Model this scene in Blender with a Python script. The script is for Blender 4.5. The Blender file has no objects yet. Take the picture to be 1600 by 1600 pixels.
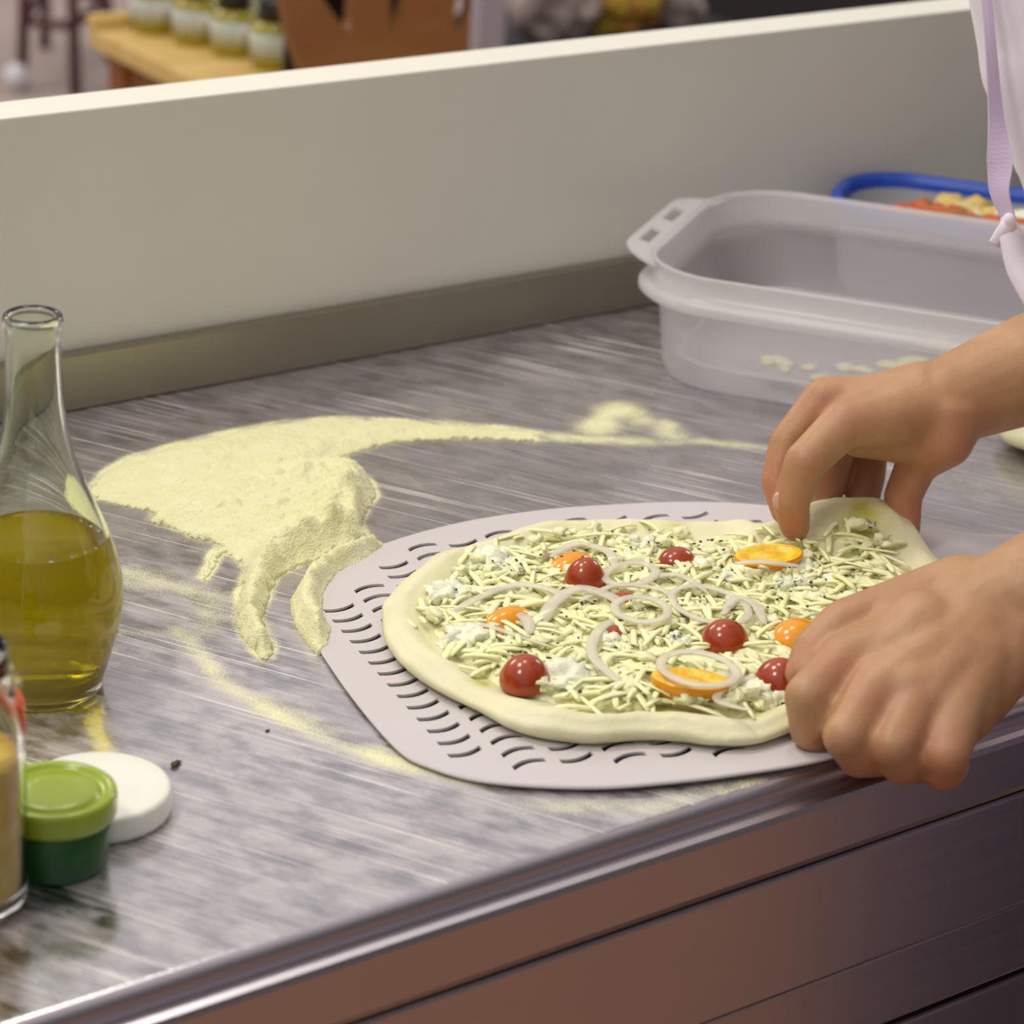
import bpy, bmesh, math, random
import numpy as np
from mathutils import Vector, Matrix, noise

# ---------------------------------------------------------------- camera
FPX = 4160.0
PITCH, ROLL, HEAD = math.radians(22.5), 0.055, math.radians(53)
T = 0.90                                   # height of the worktop
F = Vector((math.cos(PITCH)*math.cos(HEAD), math.cos(PITCH)*math.sin(HEAD), -math.sin(PITCH)))
R0 = Vector((math.sin(HEAD), -math.cos(HEAD), 0)); U0 = R0.cross(F)
RR = R0*math.cos(ROLL) + U0*math.sin(ROLL); UU = -R0*math.sin(ROLL) + U0*math.cos(ROLL)
CAM = Vector((0, 0, T + 0.64))
col = bpy.context.scene.collection

def ray(x, y): return F + RR*((x-800)/FPX) + UU*((800-y)/FPX)
def P(x, y, z=0.0):                        # where the sight line meets the plane z above the worktop
    d = ray(x, y); t = (T + z - CAM.z)/d.z
    return CAM + d*t
def W(x, y, Z): return CAM + ray(x, y)*Z   # point at a distance along the view axis
def PY(x, y, Y):
    d = ray(x, y); return CAM + d*((Y-CAM.y)/d.y)

cd = bpy.data.cameras.new('camera'); cam = bpy.data.objects.new('camera', cd); col.objects.link(cam)
M3 = Matrix((RR, UU, -F)).transposed()
cam.matrix_world = Matrix.Translation(CAM) @ M3.to_4x4()
cd.sensor_width = 36; cd.lens = FPX/1600*36; cd.clip_start = 0.02; cd.clip_end = 60
cd.dof.use_dof = True; cd.dof.focus_distance = 1.52; cd.dof.aperture_fstop = 8.5
bpy.context.scene.camera = cam

# ---------------------------------------------------------------- world, lamps, exposure
sc = bpy.context.scene
sc.view_settings.view_transform = 'Standard'; sc.view_settings.look = 'None'
sc.view_settings.gamma = 1; sc.view_settings.use_curve_mapping = False
sc.view_settings.exposure = 0.0
wd = bpy.data.worlds.new('world'); sc.world = wd; wd.use_nodes = True
# a hall that is bright towards its far left side and dim behind the cook
_n = wd.node_tree.nodes; _l = wd.node_tree.links
_tc = _n.new('ShaderNodeTexCoord'); _dp = _n.new('ShaderNodeVectorMath'); _dp.operation = 'DOT_PRODUCT'
_dp.inputs[1].default_value = Vector((-.55, .50, .62)).normalized()
_mr = _n.new('ShaderNodeMapRange'); _mr.interpolation_type = 'SMOOTHSTEP'
for k_, v_ in (('From Min', -.6), ('From Max', .75), ('To Min', .10), ('To Max', .80)): _mr.inputs[k_].default_value = v_
_l.new(_tc.outputs['Generated'], _dp.inputs[0]); _l.new(_dp.outputs['Value'], _mr.inputs['Value'])
_n['Background'].inputs[0].default_value = (1.0, .95, .96, 1)
_l.new(_mr.outputs['Result'], _n['Background'].inputs[1])

def area(name, loc, target, sx, sy, power, color=(1, .93, .82)):
    l = bpy.data.lights.new(name, 'AREA'); l.shape = 'RECTANGLE'; l.size = sx; l.size_y = sy
    l.energy = power; l.color = color
    o = bpy.data.objects.new(name, l); col.objects.link(o); o.location = loc
    o.rotation_euler = (Vector(target)-Vector(loc)).to_track_quat('-Z', 'Y').to_euler()
    return o
area('ceiling_lamp_light', (0.35, 1.95, 3.1), (0.8, 1.3, 0.9), .45, .45, 17)
area('ceiling_lamp_light', (-0.6, 0.9, 3.1), (0.6, 1.2, 0.9), .45, .45, 17)
area('ceiling_lamp_light', (1.3, 1.85, 3.1), (0.9, 1.2, 0.9), .35, .35, 6)
area('background_fill_light', (0.6, 6.2, 3.6), (1.8, 5.4, 0), 1.6, 1.6, 70)  # this and the next: unseen lamps added to light the background
area('background_fill_light', (7.6, 3.4, 3.6), (4.2, 5.6, 0), 1.6, 1.6, 90)

# ---------------------------------------------------------------- helpers
def tag(o, label=None, cat=None, group=None, kind=None):
    if label: o['label'] = label
    if cat: o['category'] = cat
    if group: o['group'] = group
    if kind: o['kind'] = kind
    return o
def empty(name, loc, rz=0.0):
    o = bpy.data.objects.new(name, None); col.objects.link(o); o.location = loc
    o.rotation_euler = (0, 0, rz); o.empty_display_size = .05
    return o
def link(name, me, mat, parent=None, smooth=True):
    o = bpy.data.objects.new(name, me); col.objects.link(o)
    if mat and not me.materials: me.materials.append(mat)
    if smooth:
        me.polygons.foreach_set('use_smooth', [True]*len(me.polygons))
    if parent:
        o.parent = parent
    return o
def obj(name, bm, mat, parent=None, smooth=True, world=True):
    """one mesh object; with world=True the mesh is in world space and is moved into the parent's"""
    if parent and world:
        m = Matrix.Translation(parent.location) @ parent.rotation_euler.to_matrix().to_4x4()
        pp = parent.parent
        if pp: m = (Matrix.Translation(pp.location) @ pp.rotation_euler.to_matrix().to_4x4()) @ m
        bm.transform(m.inverted())
    me = bpy.data.meshes.new(name); bm.to_mesh(me); bm.free()
    return link(name, me, mat, parent, smooth)
def from_np(name, V, Fc, mat, parent=None, smooth=True):
    me = bpy.data.meshes.new(name); me.from_pydata([tuple(v) for v in V], [], [tuple(f) for f in Fc]); me.update()
    if parent:
        me.transform((Matrix.Translation(parent.location) @ parent.rotation_euler.to_matrix().to_4x4()).inverted())
    return link(name, me, mat, parent, smooth)

def box(bm, x0, x1, y0, y1, z0, z1, bev=0.0):
    b = bmesh.new()
    bmesh.ops.create_cube(b, size=1)
    for v in b.verts:
        v.co = Vector(((x0+x1)/2+v.co.x*(x1-x0), (y0+y1)/2+v.co.y*(y1-y0), (z0+z1)/2+v.co.z*(z1-z0)))
    if bev: bmesh.ops.bevel(b, geom=b.edges[:], offset=bev, segments=2, affect='EDGES', profile=.6)
    merge(bm, b)
def merge(bm, b):
    m = {v: bm.verts.new(v.co) for v in b.verts}
    for f in b.faces:
        try: bm.faces.new([m[v] for v in f.verts])
        except ValueError: pass
    b.free()
def lathe(bm, prof, n=48, c=(0, 0, 0), sx=1, sy=1, close=False):
    rings = []
    for r, z in prof:
        if r < 1e-6: rings.append([bm.verts.new((c[0], c[1], c[2]+z))])
        else: rings.append([bm.verts.new((c[0]+r*sx*math.cos(2*math.pi*i/n), c[1]+r*sy*math.sin(2*math.pi*i/n), c[2]+z)) for i in range(n)])
    pairs = list(zip(rings, rings[1:])) + ([(rings[-1], rings[0])] if close else [])
    for a, b in pairs:
        for i in range(n):
            j = (i+1) % n
            q = [a[i % len(a)], a[j % len(a)], b[j % len(b)], b[i % len(b)]]
            q = list(dict.fromkeys(q))
            if len(q) > 2: bm.faces.new(q)
def tube(bm, pts, r, n=8, flat=1.0, up=Vector((0, 0, 1)), caps=True, closed=False):
    pts = [Vector(p) for p in pts]; rings = []; N = len(pts)
    for i, p in enumerate(pts):
        if closed: d = pts[(i+1) % N]-pts[i-1]
        else: d = pts[min(i+1, N-1)]-pts[max(i-1, 0)]
        d.normalize(); a = d.cross(up)
        if a.length < 1e-4: a = d.cross(Vector((1, 0, 0)))
        a.normalize(); b = a.cross(d).normalized()
        ri = r[i] if isinstance(r, (list, tuple)) else r
        rings.append([bm.verts.new(p + a*math.cos(2*math.pi*k/n)*ri + b*math.sin(2*math.pi*k/n)*ri*flat) for k in range(n)])
    rg = list(zip(rings, rings[1:])) + ([(rings[-1], rings[0])] if closed else [])
    for A, B in rg:
        for k in range(n): bm.faces.new((A[k], A[(k+1) % n], B[(k+1) % n], B[k]))
    if caps and not closed:
        bm.faces.new(rings[0][::-1]); bm.faces.new(rings[-1])
def smooth_path(pts, n=10):
    pts = [Vector(p) for p in pts]; out = []
    for i in range(len(pts)-1):
        p0 = pts[max(i-1, 0)]; p1 = pts[i]; p2 = pts[i+1]; p3 = pts[min(i+2, len(pts)-1)]
        for k in range(n):
            t = k/n
            out.append(.5*((2*p1)+(p2-p0)*t+(2*p0-5*p1+4*p2-p3)*t*t+(3*p1-p0-3*p2+p3)*t**3))
    out.append(pts[-1]); return out
def ss(a, b, x):
    t = np.clip((x-a)/(b-a), 0, 1); return t*t*(3-2*t)
def sdf(poly, X, Y):                       # signed distance, positive inside
    n = len(poly); D = np.full(X.shape, 1e9); ins = np.zeros(X.shape, bool)
    for i in range(n):
        x1, y1 = poly[i]; x2, y2 = poly[(i+1) % n]
        ex, ey = x2-x1, y2-y1; L = ex*ex+ey*ey+1e-15
        t = np.clip(((X-x1)*ex+(Y-y1)*ey)/L, 0, 1)
        D = np.minimum(D, np.hypot(X-x1-t*ex, Y-y1-t*ey))
        c = ((y1 > Y) != (y2 > Y)) & (X < (x2-x1)*(Y-y1)/(y2-y1+1e-15)+x1)
        ins ^= c
    return np.where(ins, D, -D)
def linedist(pl, X, Y):                    # distance to a polyline and the parameter along it
    D = np.full(X.shape, 1e9); S = np.zeros(X.shape); n = len(pl)-1
    for i in range(n):
        x1, y1 = pl[i]; x2, y2 = pl[i+1]; ex, ey = x2-x1, y2-y1; L = ex*ex+ey*ey+1e-15
        t = np.clip(((X-x1)*ex+(Y-y1)*ey)/L, 0, 1); d = np.hypot(X-x1-t*ex, Y-y1-t*ey)
        S = np.where(d < D, (i+t)/n, S); D = np.minimum(D, d)
    return D, S
def vnoise(X, Y, s, seed=0):               # smooth value noise
    r = np.random.RandomState(seed); G = r.rand(256, 256)
    x = X/s+100.3; y = Y/s+77.7; xi = np.floor(x).astype(int); yi = np.floor(y).astype(int)
    fx = x-xi; fy = y-yi; fx = fx*fx*(3-2*fx); fy = fy*fy*(3-2*fy)
    g = lambda a, b: G[a % 256, b % 256]
    return (g(xi, yi)*(1-fx)+g(xi+1, yi)*fx)*(1-fy)+(g(xi, yi+1)*(1-fx)+g(xi+1, yi+1)*fx)*fy
def fbm(X, Y, s, o=4, seed=0):
    v = 0; a = .5; t = 0
    for k in range(o): v = v+a*vnoise(X, Y, s/2**k, seed+k); t += a; a *= .55
    return v/t
def pxy(l, z=0.0): return [tuple(P(x, y, z)[:2]) for x, y in l]

# ---------------------------------------------------------------- materials
def mat(name, color, rough=.5, metal=0, **kw):
    m = bpy.data.materials.new(name); m.use_nodes = True; b = m.node_tree.nodes['Principled BSDF']
    b.inputs['Base Color'].default_value = (*color, 1); b.inputs['Roughness'].default_value = rough
    b.inputs['Metallic'].default_value = metal
    for k, v in kw.items():
        b.inputs[{'trans': 'Transmission Weight', 'ior': 'IOR', 'sss': 'Subsurface Weight', 'alpha': 'Alpha',
                  'coat': 'Coat Weight', 'coat_rough': 'Coat Roughness', 'spec': 'Specular IOR Level', 'sheen': 'Sheen Weight'}[k]].default_value = v
    return m
def nd(m, t, **kw):
    n = m.node_tree.nodes.new(t)
    for k, v in kw.items():
        if k.startswith('i_'): n.inputs[k[2:].replace('_', ' ')].default_value = v
        else: setattr(n, k, v)
    return n
def lk(m, a, b): m.node_tree.links.new(a, b)
def bsdf(m): return m.node_tree.nodes['Principled BSDF']
def ramp(m, src, stops):
    r = nd(m, 'ShaderNodeValToRGB'); e = r.color_ramp.elements
    while len(e) < len(stops): e.new(.5)
    for k, (p, c) in enumerate(stops):
        e[k].position = p; e[k].color = (*c, 1) if isinstance(c, (tuple, list)) else (c, c, c, 1)
    lk(m, src, r.inputs[0]); return r.outputs[0]
def coords(m, scale=(1, 1, 1), rot=(0, 0, 0)):
    tc = nd(m, 'ShaderNodeTexCoord'); mp = nd(m, 'ShaderNodeMapping'); mp.inputs['Scale'].default_value = scale
    mp.inputs['Rotation'].default_value = rot; lk(m, tc.outputs['Object'], mp.inputs[0]); return mp.outputs[0]
def noise_n(m, vec, scale, detail=4, rough=.55):
    n = nd(m, 'ShaderNodeTexNoise'); n.inputs['Scale'].default_value = scale; n.inputs['Detail'].default_value = detail
    n.inputs['Roughness'].default_value = rough; lk(m, vec, n.inputs['Vector']); return n.outputs[0]
def math_n(m, op, a, b=None, clamp=False):
    n = nd(m, 'ShaderNodeMath', operation=op, use_clamp=clamp)
    for i, v in enumerate((a, b)):
        if v is None: continue
        if isinstance(v, (int, float)): n.inputs[i].default_value = v
        else: lk(m, v, n.inputs[i])
    return n.outputs[0]
def mixc(m, f, a, b):
    n = nd(m, 'ShaderNodeMix', data_type='RGBA')
    for s, v in ((0, f), (6, a), (7, b)):
        if isinstance(v, (int, float)): n.inputs[s].default_value = v
        elif isinstance(v, tuple): n.inputs[s].default_value = (*v, 1)
        else: lk(m, v, n.inputs[s])
    return n.outputs[2]
def bump(m, h, strength=.3, dist=.002, b=None):
    n = nd(m, 'ShaderNodeBump'); n.inputs['Strength'].default_value = strength; n.inputs['Distance'].default_value = dist
    lk(m, h, n.inputs['Height']); lk(m, n.outputs[0], (b or bsdf(m)).inputs['Normal'])
def varied(name, c1, c2, scale, rough=.5, bs=.2, bd=.001, lo=.35, hi=.65, **kw):
    m = mat(name, c1, rough, **kw); v = coords(m); n = noise_n(m, v, scale)
    lk(m, ramp(m, n, [(lo, c1), (hi, c2)]), bsdf(m).inputs['Base Color'])
    if bs: bump(m, noise_n(m, v, scale*3), bs, bd)
    return m

SCR = math.radians(-62)                    # direction of the scratches on the worktop
def steel_material():
    m = mat('scratched_steel', (.5, .48, .46), .3, 1.0); b = bsdf(m)
    tc = nd(m, 'ShaderNodeTexCoord')
    r1 = nd(m, 'ShaderNodeMapping'); r1.inputs['Rotation'].default_value = (0, 0, -SCR); lk(m, tc.outputs['Object'], r1.inputs[0])
    def st(sx, sy):
        s = nd(m, 'ShaderNodeMapping'); s.inputs['Scale'].default_value = (sx, sy, 1); lk(m, r1.outputs[0], s.inputs[0]); return s.outputs[0]
    fine = noise_n(m, st(16, 480), 1, 5, .72)
    mid = noise_n(m, st(7, 210), 1, 4, .65)
    lng = noise_n(m, st(4.5, 520), 1, 2, .5)
    broad = noise_n(m, tc.outputs['Object'], 14, 2, .5)
    smear = noise_n(m, st(22, 52), 1, 5, .62)
    blot = noise_n(m, tc.outputs['Object'], 9, 4, .55)
    att = nd(m, 'ShaderNodeAttribute', attribute_name='dust')
    grain = noise_n(m, tc.outputs['Object'], 950, 2, .6)
    lump = noise_n(m, tc.outputs['Object'], 60, 4, .6)
    scr = ramp(m, math_n(m, 'ADD', math_n(m, 'MULTIPLY', lng, .8), math_n(m, 'MULTIPLY', broad, .2)), [(.60, 0.0), (.68, 1.0)])
    ro = math_n(m, 'ADD', math_n(m, 'MULTIPLY', fine, .12), math_n(m, 'MULTIPLY', mid, .10))
    ro = math_n(m, 'ADD', ro, .045)
    lk(m, ro, b.inputs['Roughness'])
    lk(m, mixc(m, ramp(m, fine, [(.35, 0.), (.7, 1.)]), (.38, .37, .39), (.60, .58, .595)), b.inputs['Base Color'])
    hh = math_n(m, 'ADD', math_n(m, 'MULTIPLY', fine, .5), math_n(m, 'MULTIPLY', lng, .8))
    bump(m, hh, .16, .0005)
    # dull wiped film (greasy, floury residue) over the metal
    film = nd(m, 'ShaderNodeBsdfDiffuse'); film.inputs['Color'].default_value = (.78, .73, .73, 1)
    fac = math_n(m, 'MULTIPLY', ramp(m, math_n(m, 'ADD', math_n(m, 'MULTIPLY', smear, .55), math_n(m, 'MULTIPLY', noise_n(m, st(40, 70), 1, 4, .6), .45)), [(.40, 0.02), (.56, .52)]), ramp(m, mid, [(.25, .45), (.7, 1.)]))
    smu = nd(m, 'ShaderNodeAttribute', attribute_name='smudge')
    fac = math_n(m, 'ADD', math_n(m, 'MULTIPLY', fac, smu.outputs['Fac']), math_n(m, 'SUBTRACT', .10, math_n(m, 'MULTIPLY', smu.outputs['Fac'], .10)))
    fac = math_n(m, 'ADD', fac, math_n(m, 'MULTIPLY', scr, .7), True)
    mx = nd(m, 'ShaderNodeMixShader'); lk(m, fac, mx.inputs[0]); lk(m, b.outputs[0], mx.inputs[1]); lk(m, film.outputs[0], mx.inputs[2])
    # flour dusting
    fl = nd(m, 'ShaderNodeBsdfDiffuse'); fl.inputs['Color'].default_value = (.80, .79, .48, 1)
    g2 = math_n(m, 'ADD', math_n(m, 'MULTIPLY', grain, .72), math_n(m, 'MULTIPLY', lump, .28))
    th = math_n(m, 'SUBTRACT', .72, math_n(m, 'MULTIPLY', att.outputs['Fac'], .46))
    df = math_n(m, 'MULTIPLY', math_n(m, 'SUBTRACT', g2, th), 3.4, True)
    df = math_n(m, 'MULTIPLY', df, math_n(m, 'ADD', math_n(m, 'MULTIPLY', att.outputs['Fac'], .9), .1, True), True)
    m2 = nd(m, 'ShaderNodeMixShader'); lk(m, df, m2.inputs[0]); lk(m, mx.outputs[0], m2.inputs[1]); lk(m, fl.outputs[0], m2.inputs[2])
    lk(m, m2.outputs[0], m.node_tree.nodes['Material Output'].inputs[0])
    return m
MAT = {}
MAT['steel'] = steel_material()
def brushed(name, c, r0, sc_=(2, 2, 400)):
    m = mat(name, c, r0, 1.0); v = coords(m, sc_); n = noise_n(m, v, 1, 3)
    lk(m, math_n(m, 'ADD', math_n(m, 'MULTIPLY', n, .15), r0-.07), bsdf(m).inputs['Roughness'])
    return m
MAT['panel'] = brushed('brushed_steel_front', (.60, .56, .60), .30)
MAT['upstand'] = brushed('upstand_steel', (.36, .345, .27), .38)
m = varied('white_painted_board', (.75, .735, .65), (.72, .705, .62), 6, .5, 0); v = coords(m, (30, 30, 160)); bump(m, noise_n(m, v, 1, 3), .25, .001); MAT['board'] = m
m = varied('flour', (.83, .82, .50), (.79, .77, .42), 45, .95, .5, .0015, sheen=.2); bump(m, math_n(m, 'ADD', noise_n(m, coords(m), 160, 4), math_n(m, 'MULTIPLY', noise_n(m, coords(m), 700, 2), .6)), .8, .0022); MAT['flour'] = m
m = mat('peel_coating', (.60, .56, .56), .42); v = coords(m); bump(m, noise_n(m, v, 900, 2), .08, .0003); MAT['peel'] = m
MAT['plastic'] = None
def plastic(name, c, tr=.55, rough=.32):
    m = bpy.data.materials.new(name); m.use_nodes = True; N = m.node_tree.nodes; b = N['Principled BSDF']
    b.inputs['Base Color'].default_value = (*c, 1); b.inputs['Roughness'].default_value = rough
    t = nd(m, 'ShaderNodeBsdfTransparent'); t.inputs[0].default_value = (.93, .93, .95, 1)
    tl = nd(m, 'ShaderNodeBsdfTranslucent'); tl.inputs[0].default_value = (*c, 1)
    a = nd(m, 'ShaderNodeMixShader'); a.inputs[0].default_value = .4; lk(m, b.outputs[0], a.inputs[1]); lk(m, tl.outputs[0], a.inputs[2])
    d = nd(m, 'ShaderNodeMixShader'); d.inputs[0].default_value = tr; lk(m, a.outputs[0], d.inputs[1]); lk(m, t.outputs[0], d.inputs[2])
    lk(m, d.outputs[0], N['Material Output'].inputs[0]); return m
MAT['plastic'] = plastic('clear_polypropylene', (.92, .89, .88), .60)
MAT['plastic_rim'] = plastic('clear_polypropylene_rim', (.90, .88, .88), .42, .22)
MAT['blue'] = mat('blue_plastic', (.012, .07, .46), .3)
MAT['white_plastic'] = mat('white_plastic', (.84, .85, .76), .38)
MAT['lime'] = mat('lime_plastic', (.30, .40, .025), .28, coat=.3)
MAT['green'] = mat('dark_green_plastic', (.012, .085, .015), .38)
MAT['glass'] = mat('clear_glass', (.93, .97, .88), .02, trans=1, ior=1.45)
MAT['jar_glass'] = mat('jar_glass', (.97, .98, .93), .03, trans=1, ior=1.3)
m = mat('olive_oil', (.90, .74, .004), .05, trans=1, ior=1.2); N_ = m.node_tree
df_ = nd(m, 'ShaderNodeBsdfDiffuse'); df_.inputs[0].default_value = (.44, .32, .002, 1)
tl_ = nd(m, 'ShaderNodeBsdfTranslucent'); tl_.inputs[0].default_value = (.85, .66, .004, 1)
a_ = nd(m, 'ShaderNodeMixShader'); a_.inputs[0].default_value = .6; lk(m, df_.outputs[0], a_.inputs[1]); lk(m, tl_.outputs[0], a_.inputs[2])
b_ = nd(m, 'ShaderNodeMixShader'); b_.inputs[0].default_value = .52; lk(m, a_.outputs[0], b_.inputs[1]); lk(m, bsdf(m).outputs[0], b_.inputs[2])
lk(m, b_.outputs[0], N_.nodes['Material Output'].inputs[0]); MAT['oil'] = m
MAT['orange'] = mat('orange_print', (.75, .10, .01), .5)
MAT['grated'] = varied('grated_cheese', (.72, .47, .07), (.80, .60, .18), 90, .7, .5, .002)

m = mat('raw_dough', (.80, .76, .50), .55, sss=.12); b = bsdf(m); b.inputs['Subsurface Radius'].default_value = (.01, .007, .003)
v = coords(m); n1 = noise_n(m, v, 18, 4); n2 = noise_n(m, v, 55, 4)
base = ramp(m, n1, [(.3, (.70, .67, .41)), (.7, (.80, .77, .52))])
at = nd(m, 'ShaderNodeAttribute', attribute_name='oil')
lk(m, mixc(m, at.outputs['Fac'], base, (.55, .52, .08)), b.inputs['Base Color'])
lk(m, math_n(m, 'SUBTRACT', .55, math_n(m, 'MULTIPLY', at.outputs['Fac'], .45)), b.inputs['Roughness'])
bump(m, math_n(m, 'ADD', n2, math_n(m, 'MULTIPLY', noise_n(m, v, 220, 3), .3)), .35, .0025); MAT['dough'] = m
m = varied('shredded_cheese', (.86, .87, .44), (.91, .90, .58), 60, .36, .15, .0006, sss=.25); bsdf(m).inputs['Subsurface Radius'].default_value = (.006, .005, .002); MAT['shred'] = m
m = varied('ricotta', (.90, .91, .76), (.80, .84, .58), 90, .38, .6, .0015, sss=.3); bsdf(m).inputs['Subsurface Radius'].default_value = (.005, .005, .003); MAT['ricotta'] = m
m = varied('blue_cheese', (.86, .86, .62), (.10, .12, .07), 210, .5, .6, .0015, lo=.56, hi=.68, sss=.1); MAT['bluecheese'] = m
m = varied('soft_cheese_bed', (.88, .88, .58), (.82, .83, .48), 70, .42, .7, .002, sss=.25); bsdf(m).inputs['Subsurface Radius'].default_value = (.006, .005, .003); MAT['bed'] = m
m = mat('red_tomato_skin', (.30, .022, .004), .2, coat=.25); b = bsdf(m); v = coords(m)
lk(m, ramp(m, noise_n(m, v, 60), [(.35, (.30, .028, .004)), (.7, (.42, .07, .006))]), b.inputs['Base Color']); MAT['tomato'] = m
MAT['tomato_cut'] = varied('red_tomato_flesh', (.42, .05, .015), (.60, .16, .05), 130, .2, .4, .001)
m = mat('yellow_tomato_skin', (.84, .33, .004), .2, coat=.3); MAT['ytomato'] = m
MAT['ytomato_cut'] = varied('yellow_tomato_flesh', (.85, .40, .01), (.88, .68, .06), 120, .16, .5, .001)
m = plastic('sliced_onion', (.95, .92, .82), .42, .18); MAT['onion'] = m
MAT['herb'] = mat('dried_herb', (.035, .05, .02), .8)
MAT['crumb'] = mat('brown_crumb', (.06, .04, .02), .7)

def skin_material():
    m = mat('skin', (.55, .30, .17), .48, sss=.18); b = bsdf(m); b.inputs['Subsurface Radius'].default_value = (.012, .005, .003)
    v = coords(m); n = noise_n(m, v, 28, 5, .6); f = noise_n(m, v, 420, 3)
    at = nd(m, 'ShaderNodeAttribute', attribute_name='flush')
    c = ramp(m, n, [(.3, (.38, .205, .092)), (.72, (.50, .29, .145))])
    lk(m, mixc(m, math_n(m, 'MULTIPLY', at.outputs['Fac'], .75), c, (.46, .15, .085)), b.inputs['Base Color'])
    h = math_n(m, 'ADD', math_n(m, 'MULTIPLY', noise_n(m, v, 130, 4), .8), math_n(m, 'MULTIPLY', f, .3))
    bump(m, h, .28, .0014); return m
MAT['skin'] = skin_material()
MAT['nail'] = mat('fingernail', (.62, .36, .27), .3)
m = mat('white_cloth', (.80, .76, .86), .8, sheen=.3); v = coords(m); bump(m, noise_n(m, v, 300, 3), .15, .001); MAT['cloth'] = m
MAT['lilac'] = mat('lilac_tape', (.60, .50, .68), .75)
MAT['trouser'] = mat('dark_trousers', (.17, .15, .21), .85)
MAT['shoe'] = mat('black_leather', (.02, .02, .02), .4)
MAT['hair'] = mat('dark_hair', (.03, .02, .015), .6)
MAT['eye'] = mat('eye', (.8, .8, .8), .2)
MAT['navy'] = mat('navy_card', (.008, .012, .04), .5)
MAT['print_white'] = mat('white_print', (.75, .75, .8), .6)
MAT['floor'] = varied('pinkish_grey_floor', (.42, .33, .31), (.50, .41, .38), 2.5, .45, 0)
MAT['woodfloor'] = varied('brown_wood_floor', (.34, .17, .10), (.40, .21, .12), 3, .4, 0)
MAT['roomwall'] = varied('room_wall', (.34, .30, .28), (.40, .36, .33), 1.5, .8, 0)
MAT['ceiling'] = mat('ceiling_paint', (.62, .60, .58), .9)
MAT['maroon'] = mat('maroon_metal', (.10, .028, .03), .4)
MAT['chrome'] = mat('chrome', (.75, .75, .78), .15, 1.0)
def wood(name, c1, c2, sc_=(2, 14, 14)):
    m = mat(name, c1, .5); v = coords(m, sc_); n = noise_n(m, v, 2, 4)
    lk(m, ramp(m, n, [(.35, c1), (.65, c2)]), bsdf(m).inputs['Base Color']); return m
MAT['pine'] = wood('pine', (.66, .44, .13), (.74, .54, .20))
MAT['pine_dark'] = wood('stained_pine', (.26, .085, .015), (.33, .12, .02))
MAT['brownboard'] = wood('brown_board', (.22, .085, .02), (.27, .11, .03))
MAT['oilbottle'] = mat('green_gold_glass', (.34, .28, .01), .12, coat=.4)
MAT['label'] = varied('paper_label', (.70, .70, .62), (.48, .55, .48), 60, .6, 0)
MAT['cap'] = mat('black_cap', (.015, .015, .02), .35)
MAT['post'] = mat('pale_post', (.42, .37, .42), .5)
MAT['foil'] = varied('clear_wrap', (.55, .46, .42), (.30, .24, .22), 25, .22, .8, .01)
MAT['wrapprint'] = varied('yellow_and_red_print', (.65, .55, .05), (.55, .12, .05), 30, .4, 0)
MAT['dark'] = mat('dark_cabinet', (.012, .012, .014), .5)
MAT['red_food'] = varied('red_sauce', (.62, .11, .03), (.42, .16, .03), 60, .5, .6, .003)
MAT['yellow_food'] = varied('yellow_sauce', (.72, .48, .10), (.68, .60, .30), 60, .5, .6, .003)

# ---------------------------------------------------------------- room
YB = 1.534; YF = .876
bm = bmesh.new(); box(bm, -4, 9, 1.6, 10, -.1, 0); tag(obj('floor', bm, MAT['floor'], smooth=False), kind='structure')
bm = bmesh.new(); box(bm, -4, 9, -3, 1.6, -.1, 0); tag(obj('floor', bm, MAT['woodfloor'], smooth=False), kind='structure')
bm = bmesh.new(); box(bm, -4, 9, 10, 10.1, 0, 3.2); tag(obj('wall_back', bm, MAT['roomwall'], smooth=False), kind='structure')
bm = bmesh.new(); box(bm, -4.1, -4, -3, 10, 0, 3.2); tag(obj('wall_left', bm, MAT['roomwall'], smooth=False), kind='structure')
bm = bmesh.new(); box(bm, 9, 9.1, -3, 10, 0, 3.2); tag(obj('wall_right', bm, MAT['roomwall'], smooth=False), kind='structure')
# white counter board behind the worktop
bm = bmesh.new(); box(bm, -1.0, 3.2, YB+.001, YB+.042, 0.0, T+.203, .0015)
tag(obj('counter_screen', bm, MAT['board'], smooth=False), 'long white painted board screen standing behind the steel worktop', 'board')

# ---------------------------------------------------------------- steel work table
table = empty('work_table', (.9, 1.2, 0)); tag(table, 'scratched stainless steel work table with plain front panels', 'table')
X0, X1 = -.35, 2.35
# top surface: fine grid carrying the flour dusting
nx, ny = 760, 190
xs = np.linspace(X0, X1, nx); ysf = np.linspace(YF+.007, YB-.0005, ny)
GX, GY = np.meshgrid(xs, ysf)
dust = np.zeros_like(GX)
def sweep(pl, w, a, taper=True):
    global dust
    D, S = linedist(pxy(pl), GX, GY)
    dust = np.maximum(dust, a*np.exp(-(D/w)**2*1.2)*(.65+.7*fbm(GX, GY, .03, 4, 5)))
sweep([(700, 665), (900, 685), (1010, 690)], .016, .9); sweep([(1000, 690), (1100, 690), (1250, 706)], .013, .75)
sweep([(930, 668), (975, 640), (1000, 655)], .026, 1.1); sweep([(1030, 660), (1050, 680)], .020, .9)
sweep([(980, 700), (1090, 740)], .035, .42)
sweep([(640, 640), (900, 655)], .02, .45)
sweep([(280, 985), (320, 1030), (350, 1070), (420, 1110), (520, 1160), (640, 1200), (780, 1222)], .013, .95)
sweep([(390, 1080), (520, 1140), (640, 1190)], .010, .7)
sweep([(190, 990), (350, 990)], .008, .7)
sweep([(180, 820), (340, 850)], .030, .50); sweep([(200, 900), (330, 930), (320, 985)], .024, .78)
sweep([(430, 1030), (500, 1080)], .035, .40)
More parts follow.
